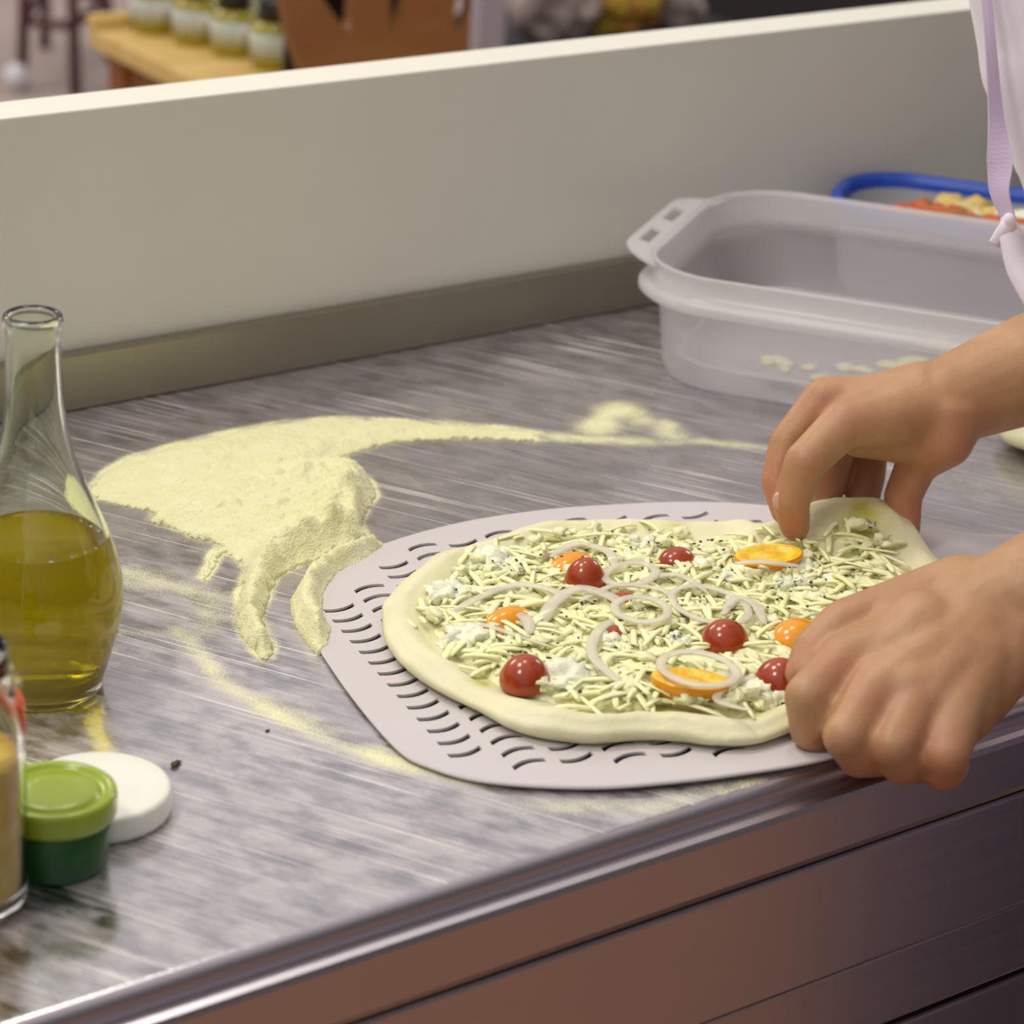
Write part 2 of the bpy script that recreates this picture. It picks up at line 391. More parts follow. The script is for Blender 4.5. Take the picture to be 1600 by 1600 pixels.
sweep([(820, 1260), (1000, 1262), (1180, 1222)], .016, .72)
sweep([(720, 1260), (900, 1290)], .010, .5)
sweep([(1440, 740), (1600, 780)], .03, .45); sweep([(1460, 830), (1600, 845)], .03, .45)
sweep([(1150, 640), (1260, 665)], .02, .45)
sweep([(600, 745), (640, 745), (700, 800)], .006, .5)
sweep([(150, 690), (500, 640)], .02, .25)
MAIN_PX = [(133, 765), (158, 737), (200, 712), (280, 690), (380, 667), (450, 656), (530, 650), (600, 653), (700, 659), (800, 667), (880, 680), (960, 688), (900, 692), (850, 689), (760, 685),
           (660, 686), (600, 693), (545, 710), (520, 722), (560, 735), (585, 752), (592, 775), (578, 795), (565, 818), (580, 838), (530, 858), (475, 880), (438, 900), (424, 935), (412, 960), (420, 985), (432, 1010), (427, 1028), (404, 1030),
           (376, 1000), (364, 970), (366, 930), (380, 893), (366, 872), (350, 862), (336, 890), (322, 908), (310, 904), (326, 866), (340, 848), (300, 838), (262, 822), (228, 812), (238, 799), (150, 780)]
_sd = sdf(pxy(MAIN_PX), GX, GY); dust = np.maximum(dust, .95*np.exp(-np.maximum(-_sd, 0)/.0045)*(.6+.8*fbm(GX, GY, .02, 3, 8)))
V = [(x, y, T) for x, y in zip(GX.ravel(), GY.ravel())]
# rounded front nose
dv = list(dust.ravel())
prof = []
for k in range(1, 9):
    a = math.pi/2*k/8; prof.append((YF+.007-.007*math.sin(a), T-.007*(1-math.cos(a))))
prof += [(YF, T-.011), (YF+.001, T-.016)]; nose_start = (ny-1)*(nx-1)
fc = []
idx = lambda i, j: i*nx+j
for i in range(ny-1):
    for j in range(nx-1): fc.append((idx(i, j), idx(i, j+1), idx(i+1, j+1), idx(i+1, j)))
prev = [idx(0, j) for j in range(nx)]
for k, (y, z) in enumerate(prof):
    cur = []
    for j in range(nx):
        cur.append(len(V)); V.append((xs[j], y, z)); dv.append(dust[0, j]*max(0, 1-k/5))
    for j in range(nx-1): fc.append((prev[j], cur[j], cur[j+1], prev[j+1]))
    prev = cur
top = from_np('worktop', V, fc, MAT['steel'], table)
top.data.materials.append(MAT['panel'])
for p_ in top.data.polygons[nose_start+2*(nx-1):]: p_.material_index = 1
_sp = sdf(pxy([(-400, 900), (300, 900), (420, 1000), (620, 1180), (800, 1240), (1300, 1180), (1300, 1300), (-400, 2200)]), GX, GY)
smg = .30+.70*ss(-.06, .03, _sp+(fbm(GX, GY, .08, 3, 61)-.5)*.08)
sa = top.data.attributes.new('smudge', 'FLOAT', 'POINT'); _sv = np.full(len(V), .6, dtype=np.float32); _sv[:GX.size] = smg.ravel(); sa.data.foreach_set('value', _sv)
at = top.data.attributes.new('dust', 'FLOAT', 'POINT'); at.data.foreach_set('value', np.array(dv, dtype=np.float32))
bm = bmesh.new()
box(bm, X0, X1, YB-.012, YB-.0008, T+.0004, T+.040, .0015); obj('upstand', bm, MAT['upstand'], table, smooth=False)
bm = bmesh.new(); box(bm, X0+.01, X1-.01, YF+.002, YB-.01, T-.045, T-.002); obj('top_core', bm, MAT['panel'], table, smooth=False)
def frontpanel(name, z0, z1, y):
    bm = bmesh.new(); box(bm, X0+.005, X1-.005, y, y+.02, T+z0, T+z1, .002); return obj(name, bm, MAT['panel'], table, smooth=False)
bm = bmesh.new(); box(bm, X0+.002, X1-.002, YF-.010, YF+.012, T-.0495, T-.0125, .0045); obj('front_lip', bm, MAT['panel'], table, smooth=False)
frontpanel('front_panel', -.125, -.051, YF-.0095)
d = frontpanel('drawer_front', -.174, -.1275, YF-.006)
frontpanel('drawer_front', -.40, -.1785, YF-.006); frontpanel('drawer_front', -.64, -.404, YF-.006)
bm = bmesh.new(); box(bm, X0+.02, X1-.02, YF+.02, YB-.03, .08, T-.046); obj('carcass', bm, MAT['dark'], table, smooth=False)
for x in (X0+.06, X1-.06):
    for y in (YF+.06, YB-.08):
        bm = bmesh.new(); lathe(bm, [(0, 0), (.03, 0), (.03, .01), (.018, .02), (.018, .082), (0, .082)], 20, (x, y, 0)); obj('foot', bm, MAT['chrome'], table)

# ---------------------------------------------------------------- flour
def flour_mesh():
    main = pxy(MAIN_PX, .002)
    strip = pxy([(614, 846), (560, 856), (500, 880), (470, 905), (453, 935), (458, 965), (476, 995), (497, 1020), (512, 1006), (519, 980), (505, 955), (506, 925), (530, 895), (575, 872)], .004)
    st = .0013
    gx = np.arange(.52, 1.02, st); gy = np.arange(1.05, 1.48, st); X, Y = np.meshgrid(gx, gy)
    wob = (fbm(X, Y, .010, 3, 3)-.5)*.0045
    d1 = sdf(main, X, Y)+wob
    d2 = sdf(strip, X, Y)+wob*.5
    cx, cy = P(500, 790)[:2]; R_ = np.hypot(X-cx, Y-cy)
    cap = .0018+.0085*np.exp(-(R_/.075)**2)+.003*np.exp(-(R_/.14)**2)
    def ridge(pl, w, h):
        D, S = linedist(pxy(pl), X, Y); return h*np.exp(-(D/w)**2)
    rd = ridge([(590, 830), (520, 838), (440, 870), (405, 900), (392, 950), (408, 1010)], .010, .0085)
    rd2 = ridge([(575, 760), (545, 790), (560, 820)], .008, .006)
    rd3 = ridge([(460, 780), (510, 760), (560, 765)], .006, .004)
    h1 = cap*ss(0, .02, d1)+ss(0, .008, d1)*(rd+rd2+rd3)
    lum = (fbm(X, Y, .010, 4, 9)-.45)
    h1 = h1*(1+.9*lum)+ss(0, .006, d1)*(.0006+.0016*fbm(X, Y, .0035, 3, 21)+.004*np.maximum(0, fbm(X, Y, .016, 4, 33)-.52)*(R_ < .11))
    D3, _ = linedist(pxy([(600, 852), (540, 868), (490, 900), (478, 940), (490, 990)], .004), X, Y)
    h2 = ss(0, .007, d2)*(.0045+.0065*np.exp(-(D3/.008)**2))*(1+.8*lum)
    h = np.maximum(np.where(d1 > 0, h1, -1), np.where(d2 > 0, h2+.0035, -1))
    # loose speckled fringe: thin places keep some holes
    sp = vnoise(X, Y, .0026, 4)
    keep = (h > .0003) & ~((d1 < .005) & (d2 < .0) & (sp < .5*(1-ss(0, .005, d1))))
    thin = (X+Y > P(760, 670)[0]+P(760, 670)[1]) & (X > P(700, 670)[0]) & (sp < .35+.5*ss(P(760, 670)[0], P(960, 688)[0], X)); keep &= ~(thin & (d2 < 0))
    V = np.stack([X, Y, T+np.maximum(h, 0)+.0002], -1)
    id_ = -np.ones(X.shape, int); q = keep[:-1, :-1] & keep[1:, :-1] & keep[:-1, 1:] & keep[1:, 1:]
    use = np.zeros(X.shape, bool); use[:-1, :-1] |= q; use[1:, :-1] |= q; use[:-1, 1:] |= q; use[1:, 1:] |= q
    id_[use] = np.arange(use.sum())
    ii, jj = np.nonzero(q)
    fcs = np.stack([id_[ii, jj], id_[ii, jj+1], id_[ii+1, jj+1], id_[ii+1, jj]], -1)
    # closed underside border: skirt down to the metal
    VV = V[use].tolist(); fcs = fcs.tolist()
    o = from_np('semolina_flour', VV, fcs, MAT['flour'])
    bm = bmesh.new(); bm.from_mesh(o.data); ed = [e for e in bm.edges if e.is_boundary]
    r = bmesh.ops.extrude_edge_only(bm, edges=ed)
    for v in [g for g in r['geom'] if isinstance(g, bmesh.types.BMVert)]: v.co.z = T+.0001
    bm.to_mesh(o.data); bm.free()
    return o
fl = flour_mesh(); tag(fl, 'pale yellow heap of loose flour swept across the steel worktop', 'flour', kind='stuff')

# ---------------------------------------------------------------- perforated peel
PEEL_A = math.radians(-12); E1 = Vector((math.cos(PEEL_A), math.sin(PEEL_A), 0)); E2 = Vector((-E1.y, E1.x, 0)); PO = Vector((.716, 1.121, 0))
def pf(u, v, z=0.0):                       # peel frame to world
    w = PO+E1*u+E2*v; return Vector((w.x, w.y, T+z))
out = [(.002, .010), (.004, .028), (.010, .050), (.028, .076), (.060, .104), (.092, .124), (.145, .138), (.20, .140), (.245, .134), (.29, .124), (.33, .107), (.365, .082), (.40, .052), (.43, .028), (.46, .012), (.50, .005),
       (.60, .003), (.605, -.03), (.60, -.063), (.50, -.065), (.46, -.074), (.42, -.10), (.37, -.14), (.32, -.17), (.26, -.195), (.20, -.207), (.15, -.206), (.115, -.202), (.083, -.196), (.052, -.184), (.025, -.168), (.008, -.148), (-.001, -.124), (-.002, -.06)]
def slot_pts(u, v, s, L=.0192, w=.0021, amp=.0030):
    c = []; n = 8; up = []; dn = []
    for k in range(n+1):
        t = k/n*2-1
        x = u+t*L/2; y = v+s*amp*(t*t-.5)+t*.0015
        up.append((x, y+w)); dn.append((x, y-w))
    return up+dn[::-1]
def inside_margin(poly, x, y):
    X = np.array([[x]]); return float(sdf(poly, X, np.array([[y]]))[0, 0])
cu = bpy.data.curves.new('peel_curve', 'CURVE'); cu.dimensions = '2D'; cu.fill_mode = 'BOTH'; cu.extrude = .0007
def add_spline(pts, cyclic=True):
    s = cu.splines.new('POLY'); s.points.add(len(pts)-1)
    for q, p in zip(s.points, pts): q.co = (p[0], p[1], 0, 1)
    s.use_cyclic_u = cyclic
po = [tuple(p)[:2] for p in smooth_path([Vector((a, b, 0)) for a, b in out+[out[0]]], 6)][:-1]
add_spline(po)
# slot columns located from the photograph's rows
c0 = P(515, 945); w0 = c0-PO; u0 = w0.dot(E1)+.001; v0 = w0.dot(E2)
U_STEP, V_STEP = .0262, .01418
stag = [0.0, .0076, .0035, .0106, .0062]
for ci in range(-1, 14):
    for ri in range(-5, 30):
        u = u0+ci*U_STEP*.985; v = v0-ri*V_STEP+stag[ci % 5]
        if u > .40 : continue
        if inside_margin(po, u, v) < .0165+(.004 if ci > 5 else 0) : continue
        if min(inside_margin(po, u-.009, v), inside_margin(po, u+.009, v)) < .010: continue
        add_spline(slot_pts(u, v, 1 if ci % 2 == 0 else -1))
tmp = bpy.data.objects.new('tmp', cu); col.objects.link(tmp)
dg = bpy.context.evaluated_depsgraph_get(); me = bpy.data.meshes.new_from_object(tmp.evaluated_get(dg)); bpy.data.objects.remove(tmp)
peel = empty('pizza_peel', pf(0, 0, 0)); tag(peel, 'pale perforated metal pizza peel with curved slots, lying under the pizza', 'pizza peel')
PEEL_Z = .0026
for v in me.vertices:
    lift = .00003*max(0, v.co.x)          # the handle is held slightly off the metal
    q = pf(v.co.x, v.co.y, PEEL_Z+v.co.z+max(0, v.co.x)*.012)
    v.co = q-peel.location
link('blade', me, MAT['peel'], peel, smooth=False)
bm = bmesh.new(); rim = [pf(a, b, PEEL_Z-.0004+max(0, a)*.012) for a, b in po]; tube(bm, rim, .0011, 6, closed=True); obj('rolled_edge', bm, MAT['peel'], peel)

# ---------------------------------------------------------------- pizza
def pizza_outline():
    px_ = [(603, 960), (607, 1010), (640, 1052), (690, 1085), (745, 1112), (800, 1142), (860, 1158), (930, 1164), (1000, 1160), (1060, 1163), (1120, 1170), (1180, 1168), (1240, 1150)]
    pts = [P(x, y, .006) for x, y in px_]
    hid = [(.225, -.178), (.27, -.16), (.32, -.13), (.355, -.09), (.375, -.05)]
    pts += [pf(u, v) for u, v in hid]
    pts += [P(x, y, .008) for x, y in [(1440, 886), (1415, 872), (1375, 858), (1330, 852), (1290, 848), (1255, 842)]]
    pts += [P(x, y, .012) for x, y in [(1190, 838), (1150, 830), (1080, 826), (1030, 822), (960, 819), (880, 823), (820, 832), (760, 850), (720, 862), (670, 888), (635, 915)]]
    return [Vector((p.x, p.y, 0)) for p in pts]
pz = pizza_outline(); pz_s = smooth_path(pz+[pz[0]], 12)[:-1]
PC = pf(.205, -.045); PC = Vector((PC.x, PC.y, 0))
FLAP = P(1345, 852, .0); FLAP = np.array([FLAP.x, FLAP.y])
pz_np = np.array([[p.x, p.y] for p in pz_s])
def flap_lift(x, y):
    d = np.hypot(x-FLAP[0], y-FLAP[1]); return .030*np.exp(-(d/.050)**2)
pz_poly = [tuple(p) for p in pz_np[::4]]
def rimh(d):                               # dough height by distance from its edge
    return np.interp(d, [0, .003, .008, .014, .022, .034, .06], [.004, .010, .0135, .0125, .008, .0055, .0050])
def dough_top(x, y):
    d = sdf(pz_poly, np.array([[x]]), np.array([[y]]))[0, 0]
    u = (Vector((x, y, 0))-PO).dot(E1)
    return PEEL_Z+.0008+max(0, u)*.012+float(rimh(max(d, 0)))+float(flap_lift(x, y))
def build_dough():
    n = len(pz_s); ins = [-.0025, -.001, .001, .004, .008, .012, .017, .023, .030, .040, .052, .066, .082, .10, .12, .14]
    V = []; oil = []; rings = []
    C2 = np.array([PC.x, PC.y])
    def zbase(x, y): return PEEL_Z+.0010+max(0, ((x-PO.x)*E1.x+(y-PO.y)*E1.y))*.012
    def addring(inset, zf, low=False):
        r = []
        for i in range(n):
            p = pz_np[i]; d = C2-p; L = np.linalg.norm(d); q = p+d/L*min(inset, L*.97)
            ang = math.atan2(-d[1], -d[0])
            k = noise.noise(Vector((math.cos(ang)*2.6, math.sin(ang)*2.6, 1.3)))
            k2 = noise.noise(Vector((math.cos(ang)*7, math.sin(ang)*7, inset*30)))
            fade = math.exp(-max(inset, 0)/.03)
            q = q + d/L*(k2*.0028*fade) if inset > .0005 else q
            zf_ = zf*(1+.45*k*fade+.30*k2*fade)
            z = zbase(*q)+zf_+noise.noise(Vector((q[0]*60, q[1]*60, 0)))*.0012+float(flap_lift(*q))*(1 if not low else 1)
            if low: z = zbase(*q)+zf+max(0, float(flap_lift(*q))-.0)
            r.append(len(V)); V.append((q[0], q[1], T+z))
            o = 0
            for (ox, oy, orr, oa) in OILS:
                dd = math.hypot((q[0]-ox), (q[1]-oy)); o = max(o, oa*math.exp(-(dd/orr)**2))
            if inset > .012: o = max(o, .35*max(0, noise.noise(Vector((q[0]*40, q[1]*40, 7)))))
            oil.append(min(1, o*(1+.7*noise.noise(Vector((q[0]*130, q[1]*130, 3))))))
        rings.append(r)
    addring(.10, .0, True); addring(.03, .0, True); addring(.004, .0, True); addring(.0005, .002, True)
    for t in ins:
        addring(t, float(rimh(max(t, 0)+.0015)) if t > 0 else (.0055 if t < -.002 else .009))
    V.append((PC.x, PC.y, T+zbase(PC.x, PC.y)+.005)); oil.append(0); V.append((PC.x, PC.y, T+zbase(PC.x, PC.y))); oil.append(0)
    fcs = []
    for a, b in zip(rings, rings[1:]):
        for i in range(n): j = (i+1) % n; fcs.append((a[i], a[j], b[j], b[i]))
    for i in range(n):
        j = (i+1) % n; fcs.append((rings[-1][i], rings[-1][j], len(V)-2)); fcs.append((rings[0][j], rings[0][i], len(V)-1))
    o = from_np('pizza_dough', V, fcs, MAT['dough'])
    a = o.data.attributes.new('oil', 'FLOAT', 'POINT'); a.data.foreach_set('value', np.array(oil, dtype=np.float32))
    return o
OILS = []
for x, y, r_, a in [(1345, 862, .013, 1.0), (1335, 885, .010, .9), (1130, 1112, .012, .7), (1030, 1105, .012, .7), (775, 1055, .008, .8), (755, 1070, .007, .8), (1180, 1120, .01, .5), (1055, 838, .006, .8), (930, 1100, .014, .6), (700, 990, .01, .4)]:
    q = P(x, y, .012); OILS.append((q.x, q.y, r_, a))
dough = build_dough(); tag(dough, 'raw pizza dough base with a puffy pale rim and lifted back edge', 'pizza')
def place(px_, py_, dz=0.0):               # point on the dough surface seen at a pixel
    z = .012
    for _ in range(4):
        q = P(px_, py_, z+dz); z = dough_top(q.x, q.y)-0.0
    q = P(px_, py_, z+dz); return Vector((q.x, q.y, T+z))

rnd = random.Random(7)
# bumpy bed of shredded cheese
def strand(bm, c, ang, L, r, curv, tilt, lift, n=7, flat=.55):
    pts = []
    for k in range(n):
        t = k/(n-1)-.5; a = ang+curv*t
        pts.append(Vector((math.cos(a)*t*L+math.sin(ang)*curv*L*.25*(t*t*4-1), math.sin(a)*t*L-math.cos(ang)*curv*L*.25*(t*t*4-1), lift*(.25-t*t)*4+tilt*t*L)))
    rr = [r*(.55 if k in (0, n-1) else 1) for k in range(n)]
    tube(bm, [c+p for p in pts], rr, 6, flat)
bm = bmesh.new(); placed = 0
lo, hi = pz_np.min(0), pz_np.max(0)
inpoly = np.array(pz_poly)
while placed < 820:
    x = rnd.uniform(lo[0], hi[0]); y = rnd.uniform(lo[1], hi[1])
    d = inside_margin(pz_poly, x, y)
    if d < .021 or (d < .028 and rnd.random() < .5): continue
    fl_ = float(flap_lift(x, y))
    if fl_ > .012 and rnd.random() < .9: continue
    dens = noise.noise(Vector((x*22, y*22, 4)))
    hgt = dough_top(x, y)+.0035+max(0, .0050+.005*dens)*rnd.random()**.6*min(1, (d-.018)/.02)
    strand(bm, Vector((x, y, T+hgt)), rnd.uniform(0, 6.28), rnd.uniform(.014, .036)*(1.2 if rnd.random() < .2 else 1), rnd.uniform(.0012, .0025), rnd.uniform(-2.2, 2.2), rnd.uniform(-.12, .12), rnd.uniform(0, .0025), 6, rnd.uniform(.35, .7))
    placed += 1
tag(obj('shredded_cheese', bm, MAT['shred']), 'pale yellow shredded cheese strewn over the pizza', 'cheese', kind='stuff')
def blob(bm, c, rx, ry, rz, seed, amp=.3, freq=2.2, sub=3, ang=0.0):
    b = bmesh.new(); bmesh.ops.create_icosphere(b, subdivisions=sub, radius=1)
    for v in b.verts:
        n = v.co.normalized(); k = 1+amp*noise.noise(n*freq+Vector((seed*3.1, seed, 0)))+amp*.5*noise.noise(n*freq*2.7+Vector((seed, 5, 1)))
        q = Vector((n.x*rx*k, n.y*ry*k, n.z*rz*k)); q.rotate(Matrix.Rotation(ang, 3, 'Z')); v.co = c+q
    merge(bm, b)
# crumbly bed in between (small crumbs of cheese)
bm = bmesh.new(); k = 0
while k < 300:
    x = rnd.uniform(lo[0], hi[0]); y = rnd.uniform(lo[1], hi[1]); d = inside_margin(pz_poly, x, y)
    if d < .024 or float(flap_lift(x, y)) > .016: continue
    r_ = rnd.uniform(.002, .006)
    blob(bm, Vector((x, y, T+dough_top(x, y)+.004+r_*.5+.002*rnd.random())), r_*1.2, r_*rnd.uniform(.6, .9), r_*.6, k, 1.1, 2.5, 2, rnd.uniform(0, 3)); k += 1
gx_ = np.arange(lo[0], hi[0], .0022); gy_ = np.arange(lo[1], hi[1], .0022); BX, BY = np.meshgrid(gx_, gy_)
bd = sdf(pz_poly, BX, BY)+(fbm(BX, BY, .02, 3, 41)-.5)*.018
fl_a = .030*np.exp(-(np.hypot(BX-FLAP[0], BY-FLAP[1])/.050)**2)
zb = PEEL_Z+.0008+np.maximum(0, (BX-PO.x)*E1.x+(BY-PO.y)*E1.y)*.012+.0052+fl_a
okb = (bd > .024) & (fl_a < .014)
hb = ss(.024, .036, bd)*ss(.016, .010, fl_a)*(.0015+.0085*fbm(BX, BY, .012, 4, 42))-.0006
idm = {}
for i_ in range(BX.shape[0]-1):
    for j_ in range(BX.shape[1]-1):
        q4 = [(i_, j_), (i_, j_+1), (i_+1, j_+1), (i_+1, j_)]
        if all(okb[a_] for a_ in q4):
            for a_ in q4:
                if a_ not in idm: idm[a_] = bm.verts.new((BX[a_], BY[a_], T+zb[a_]+hb[a_]))
            bm.faces.new([idm[a_] for a_ in q4])
tag(obj('cheese_crumbs', bm, MAT['bed']), 'soft crumbly white cheese layer between the shreds on the pizza', 'cheese', kind='stuff')
# dried herb flecks
bm = bmesh.new(); k = 0
while k < 190:
    x = rnd.uniform(lo[0], hi[0]); y = rnd.uniform(lo[1], hi[1]); d = inside_margin(pz_poly, x, y)
    if d < .030 or noise.noise(Vector((x*18, y*18, 9))) < -.05: continue
    z = T+dough_top(x, y)+.0085+.003*rnd.random(); a = rnd.uniform(0, 6.28); s = rnd.uniform(.0005, .0011)
    if float(flap_lift(x, y)) > .012: z -= .0065
    blob(bm, Vector((x, y, z)), s*1.6, s, s*.6, k, .4, 2, 1, a); k += 1
tag(obj('dried_herbs', bm, MAT['herb']), 'dark flecks of dried herbs sprinkled over the pizza', 'herbs', kind='stuff')

# ricotta dollops
for i, (x, y, r_, lb) in enumerate([(735, 1005, .017, 'white soft cheese dollop near the left rim of the pizza'),
        (880, 1065, .019, 'largest white soft cheese dollop, beside the front red tomato'),
        (700, 930, .014, 'white soft cheese dollop by the left back rim, above the orange tomato piece'),
        (770, 880, .015, 'white soft cheese dollop at the back left of the pizza, touching the back rim'),
        (1190, 1085, .014, 'white soft cheese dollop just in front of the gripping hand, by the red tomato'),
        (1095, 890, .013, 'pale cheese dollop just in front of the back red tomato'),
        (950, 1010, .014, 'pale cheese dollop at the middle of the pizza, left of the sunken red tomato'),
        (1250, 890, .012, 'cheese dollop at the foot of the lifted dough flap'),
        (1300, 910, .011, 'white cheese dollop between the lifted flap and the lower arm'),
        (1370, 893, .010, 'white cheese lump on the right end of the lifted flap')]):
    c = place(x, y, .004); bm = bmesh.new()
    blob(bm, c+Vector((0, 0, .004)), r_*.85, r_*.75, r_*.52, i+3, .45, 2.0, 4, i)
    for q in range(5):
        a = q*1.3+i; blob(bm, c+Vector((math.cos(a)*r_*.7, math.sin(a)*r_*.7, .003+.002*math.sin(q*2))), r_*.35, r_*.3, r_*.28, q+i*7, .5, 2, 3, a)
    tag(obj('soft_cheese_dollop', bm, MAT['ricotta']), lb, 'cheese', 'soft cheese dollops on the pizza')
for i, (x, y, r_, lb) in enumerate([(1235, 915, .012, 'blue veined cheese crumble behind the hand, below the flap'),
        (1010, 985, .010, 'grey veined cheese crumble left of the middle red tomato'),
        (1060, 1003, .009, 'veined cheese crumble behind the ringed orange tomato slice'),
        (1005, 850, .010, 'veined cheese crumble at the back rim, left of the small red tomato'),
        (1140, 905, .009, 'veined cheese crumble in front of the big orange slice')]):
    c = place(x, y, .006); bm = bmesh.new()
    for q in range(6):
        a = q*1.1+i; blob(bm, c+Vector((math.cos(a)*r_*.5, math.sin(a)*r_*.5, .005+.003*math.sin(q*3))), r_*.5, r_*.42, r_*.38, q+i*5, .6, 2.4, 3, a)
    tag(obj('blue_cheese_crumble', bm, MAT['bluecheese']), lb, 'cheese', 'blue cheese crumbles on the pizza')

# tomatoes: rounded half or quarter, skin with a cut face
def tomato(name, x, y, r, sx, sy, hz, ang, tilt, skin, cut, dz, label, cat_group, flip=False):
    c = place(x, y, dz+.004)+Vector((0, 0, dz)); root = empty(name, c, ang)
    root.rotation_euler = (tilt[0], tilt[1], ang)
    tag(root, label, 'tomato', cat_group)
    bm = bmesh.new(); n = 40; pr = []
    if not flip:   # dome up, cut face below
        pr = [(0, hz*r)]+[(r*math.sin(a), hz*r*math.cos(a)) for a in [math.pi/2*k/10 for k in range(1, 11)]]+[(r*.97, -hz*r*.12)]
    else:          # cut face up
        pr = [(r*.95, hz*r*.03), (r*.99, -.0003)]+[(r*math.cos(a), -hz*r*math.sin(a)) for a in [math.pi/2*k/9 for k in range(1, 9)]]+[(0, -hz*r)]
    lathe(bm, pr, n, (0, 0, 0), sx, sy); obj('skin', bm, skin, root, world=False)
    bm = bmesh.new()
    if not flip: lathe(bm, [(r*.97, -hz*r*.12), (r*.5, -hz*r*.13), (0, -hz*r*.13)], n, (0, 0, 0), sx, sy)
    else: lathe(bm, [(0, -.0006), (r*.18, .0006), (r*.3, -.0012), (r*.62, -.0014), (r*.74, .0004), (r*.95, hz*r*.03)], n, (0, 0, 0), sx, sy)
    obj('cut_face', bm, cut, root, world=False)
    return root
G1, G2 = 'red cherry tomato halves on the pizza', 'orange tomato pieces on the pizza'
tk = MAT['tomato']; tc_ = MAT['tomato_cut']; yk = MAT['ytomato']; yc = MAT['ytomato_cut']
tomato('red_tomato_half', 914, 904, .0128, 1, .95, 1.3, .3, (0, 0), tk, tc_, .0055, 'round red tomato half standing tallest near the pizza centre back', G1)
tomato('red_tomato_half', 820, 1054, .0142, 1.05, .95, 1.05, .8, (0, 0), tk, tc_, .0055, 'red tomato half at the front rim, left of the white cheese dollop', G1)
tomato('red_tomato_half', 1058, 870, .0112, 1.1, .95, .85, .2, (0, 0), tk, tc_, .0065, 'low red tomato half near the back rim of the pizza', G1)
tomato('red_tomato_half', 1133, 995, .0132, 1.05, 1, 1.05, .2, (0, 0), tk, tc_, .006, 'red tomato half in the middle right, behind the ringed orange slice', G1)
tomato('red_tomato_half', 1218, 1060, .0138, 1, 1, 1.1, .2, (0, 0), tk, tc_, .006, 'red tomato half touching the gripping hand at the front', G1)
tomato('red_tomato_half', 973, 936, .0105, 1.2, .9, .7, .0, (0, 0), tk, tc_, .003, 'red tomato sliver showing behind an onion ring right of the tallest tomato', G1)
tomato('red_tomato_half', 962, 986, .0085, 1.2, .8, .8, .5, (0, 0), tk, tc_, .005, 'small red tomato piece sunk in cheese at the pizza centre', G1)
tomato('orange_tomato_piece', 1202, 856, .0172, 1.2, .66, .75, -.55, (.16, -.1), yk, yc, .014, 'long orange tomato slice, cut side up, against the lifted flap', G2, True)
tomato('orange_tomato_piece', 1080, 1050, .0195, 1.1, .75, .72, -.65, (-.05, .05), yk, yc, .0145, 'orange tomato slice with an onion ring lying on top', G2, True)
tomato('orange_tomato_piece', 1245, 990, .0150, 1.1, .9, .8, .2, (0, 0), yk, yc, .0045, 'glossy orange tomato dome half hidden by the gripping hand', G2)
tomato('orange_tomato_piece', 795, 968, .0145, 1.2, .7, .75, .0, (0, 0), yk, yc, .0045, 'orange tomato piece under cheese shreds at the left of the pizza', G2)
tomato('orange_tomato_piece', 893, 878, .0150, 1.15, .7, .6, .2, (0, 0), yk, yc, .003, 'orange tomato piece under onion behind the tallest red tomato', G2)

# onion rings: thin bent slices
def onion(pts, r, label, flat=.30, closed=False):
    bm = bmesh.new(); w = [place(x, y, dz)+Vector((0, 0, dz)) for x, y, dz in pts]
    if closed: sp = smooth_path(w+[w[0]], 8)[:-1]
    else: sp = smooth_path(w, 8)
    r = r*1.45; rr = r if closed else [r*min(1, .35+min(i, len(sp)-1-i)*.16) for i in range(len(sp))]
    tube(bm, sp, rr, 8, flat, closed=closed)
    tag(obj('onion_slice', bm, MAT['onion']), label, 'onion', 'onion slices on the pizza')
def ellipse(cx, cy, a, b, ang, dz, n=12):
    return [(cx+a*math.cos(t)*math.cos(ang)-b*math.sin(t)*math.sin(ang), cy+a*math.cos(t)*math.sin(ang)+b*math.sin(t)*math.cos(ang), dz) for t in [2*math.pi*k/n for k in range(n)]]
onion(ellipse(1092, 1045, 60, 25, .16, .0175), .0021, 'white onion ring lying on the orange tomato slice', .36, True)
onion(ellipse(1002, 952, 42, 19, .10, .013), .0019, 'white onion ring at the centre of the pizza, right of the tomato sliver', .36, True)
onion(ellipse(985, 897, 40, 17, -.1, .012), .0020, 'white onion ring right of the tallest red tomato', .36, True)
onion(ellipse(1110, 945, 62, 26, .25, .012), .0017, 'largest thin onion ring, between the back and middle red tomatoes', .36, True)
onion([(700, 962, .009), (745, 935, .011), (800, 915, .012), (850, 918, .012), (890, 935, .011)], .0021, 'long onion strip left of the tallest red tomato')
onion([(848, 975, .010), (862, 945, .012), (900, 920, .0135), (945, 928, .012), (975, 945, .010)], .0030, 'broad onion arc in front of the tallest red tomato')
onion([(905, 940, .011), (960, 915, .012), (1030, 920, .012), (1060, 940, .010)], .0016, 'thin onion strip between the tallest tomato and the big ring')
onion([(860, 870, .010), (900, 850, .012), (950, 862, .010), (960, 885, .009)], .0024, 'onion arc behind the tallest red tomato')
onion([(985, 1075, .009), (950, 1050, .012), (925, 1020, .0125), (935, 985, .012), (965, 965, .011)], .0022, 'upright onion arc right of the largest cheese dollop')
onion([(1148, 880, .016), (1190, 878, .017), (1250, 884, .013)], .0022, 'pale onion strip across the front of the long orange slice')
onion([(1130, 960, .011), (1150, 935, .0135), (1180, 945, .012), (1195, 975, .010)], .0022, 'onion arc just behind the middle red tomato')
onion([(780, 950, .011), (820, 965, .013), (828, 990, .010)], .0026, 'pinkish onion piece beside the left orange tomato piece')
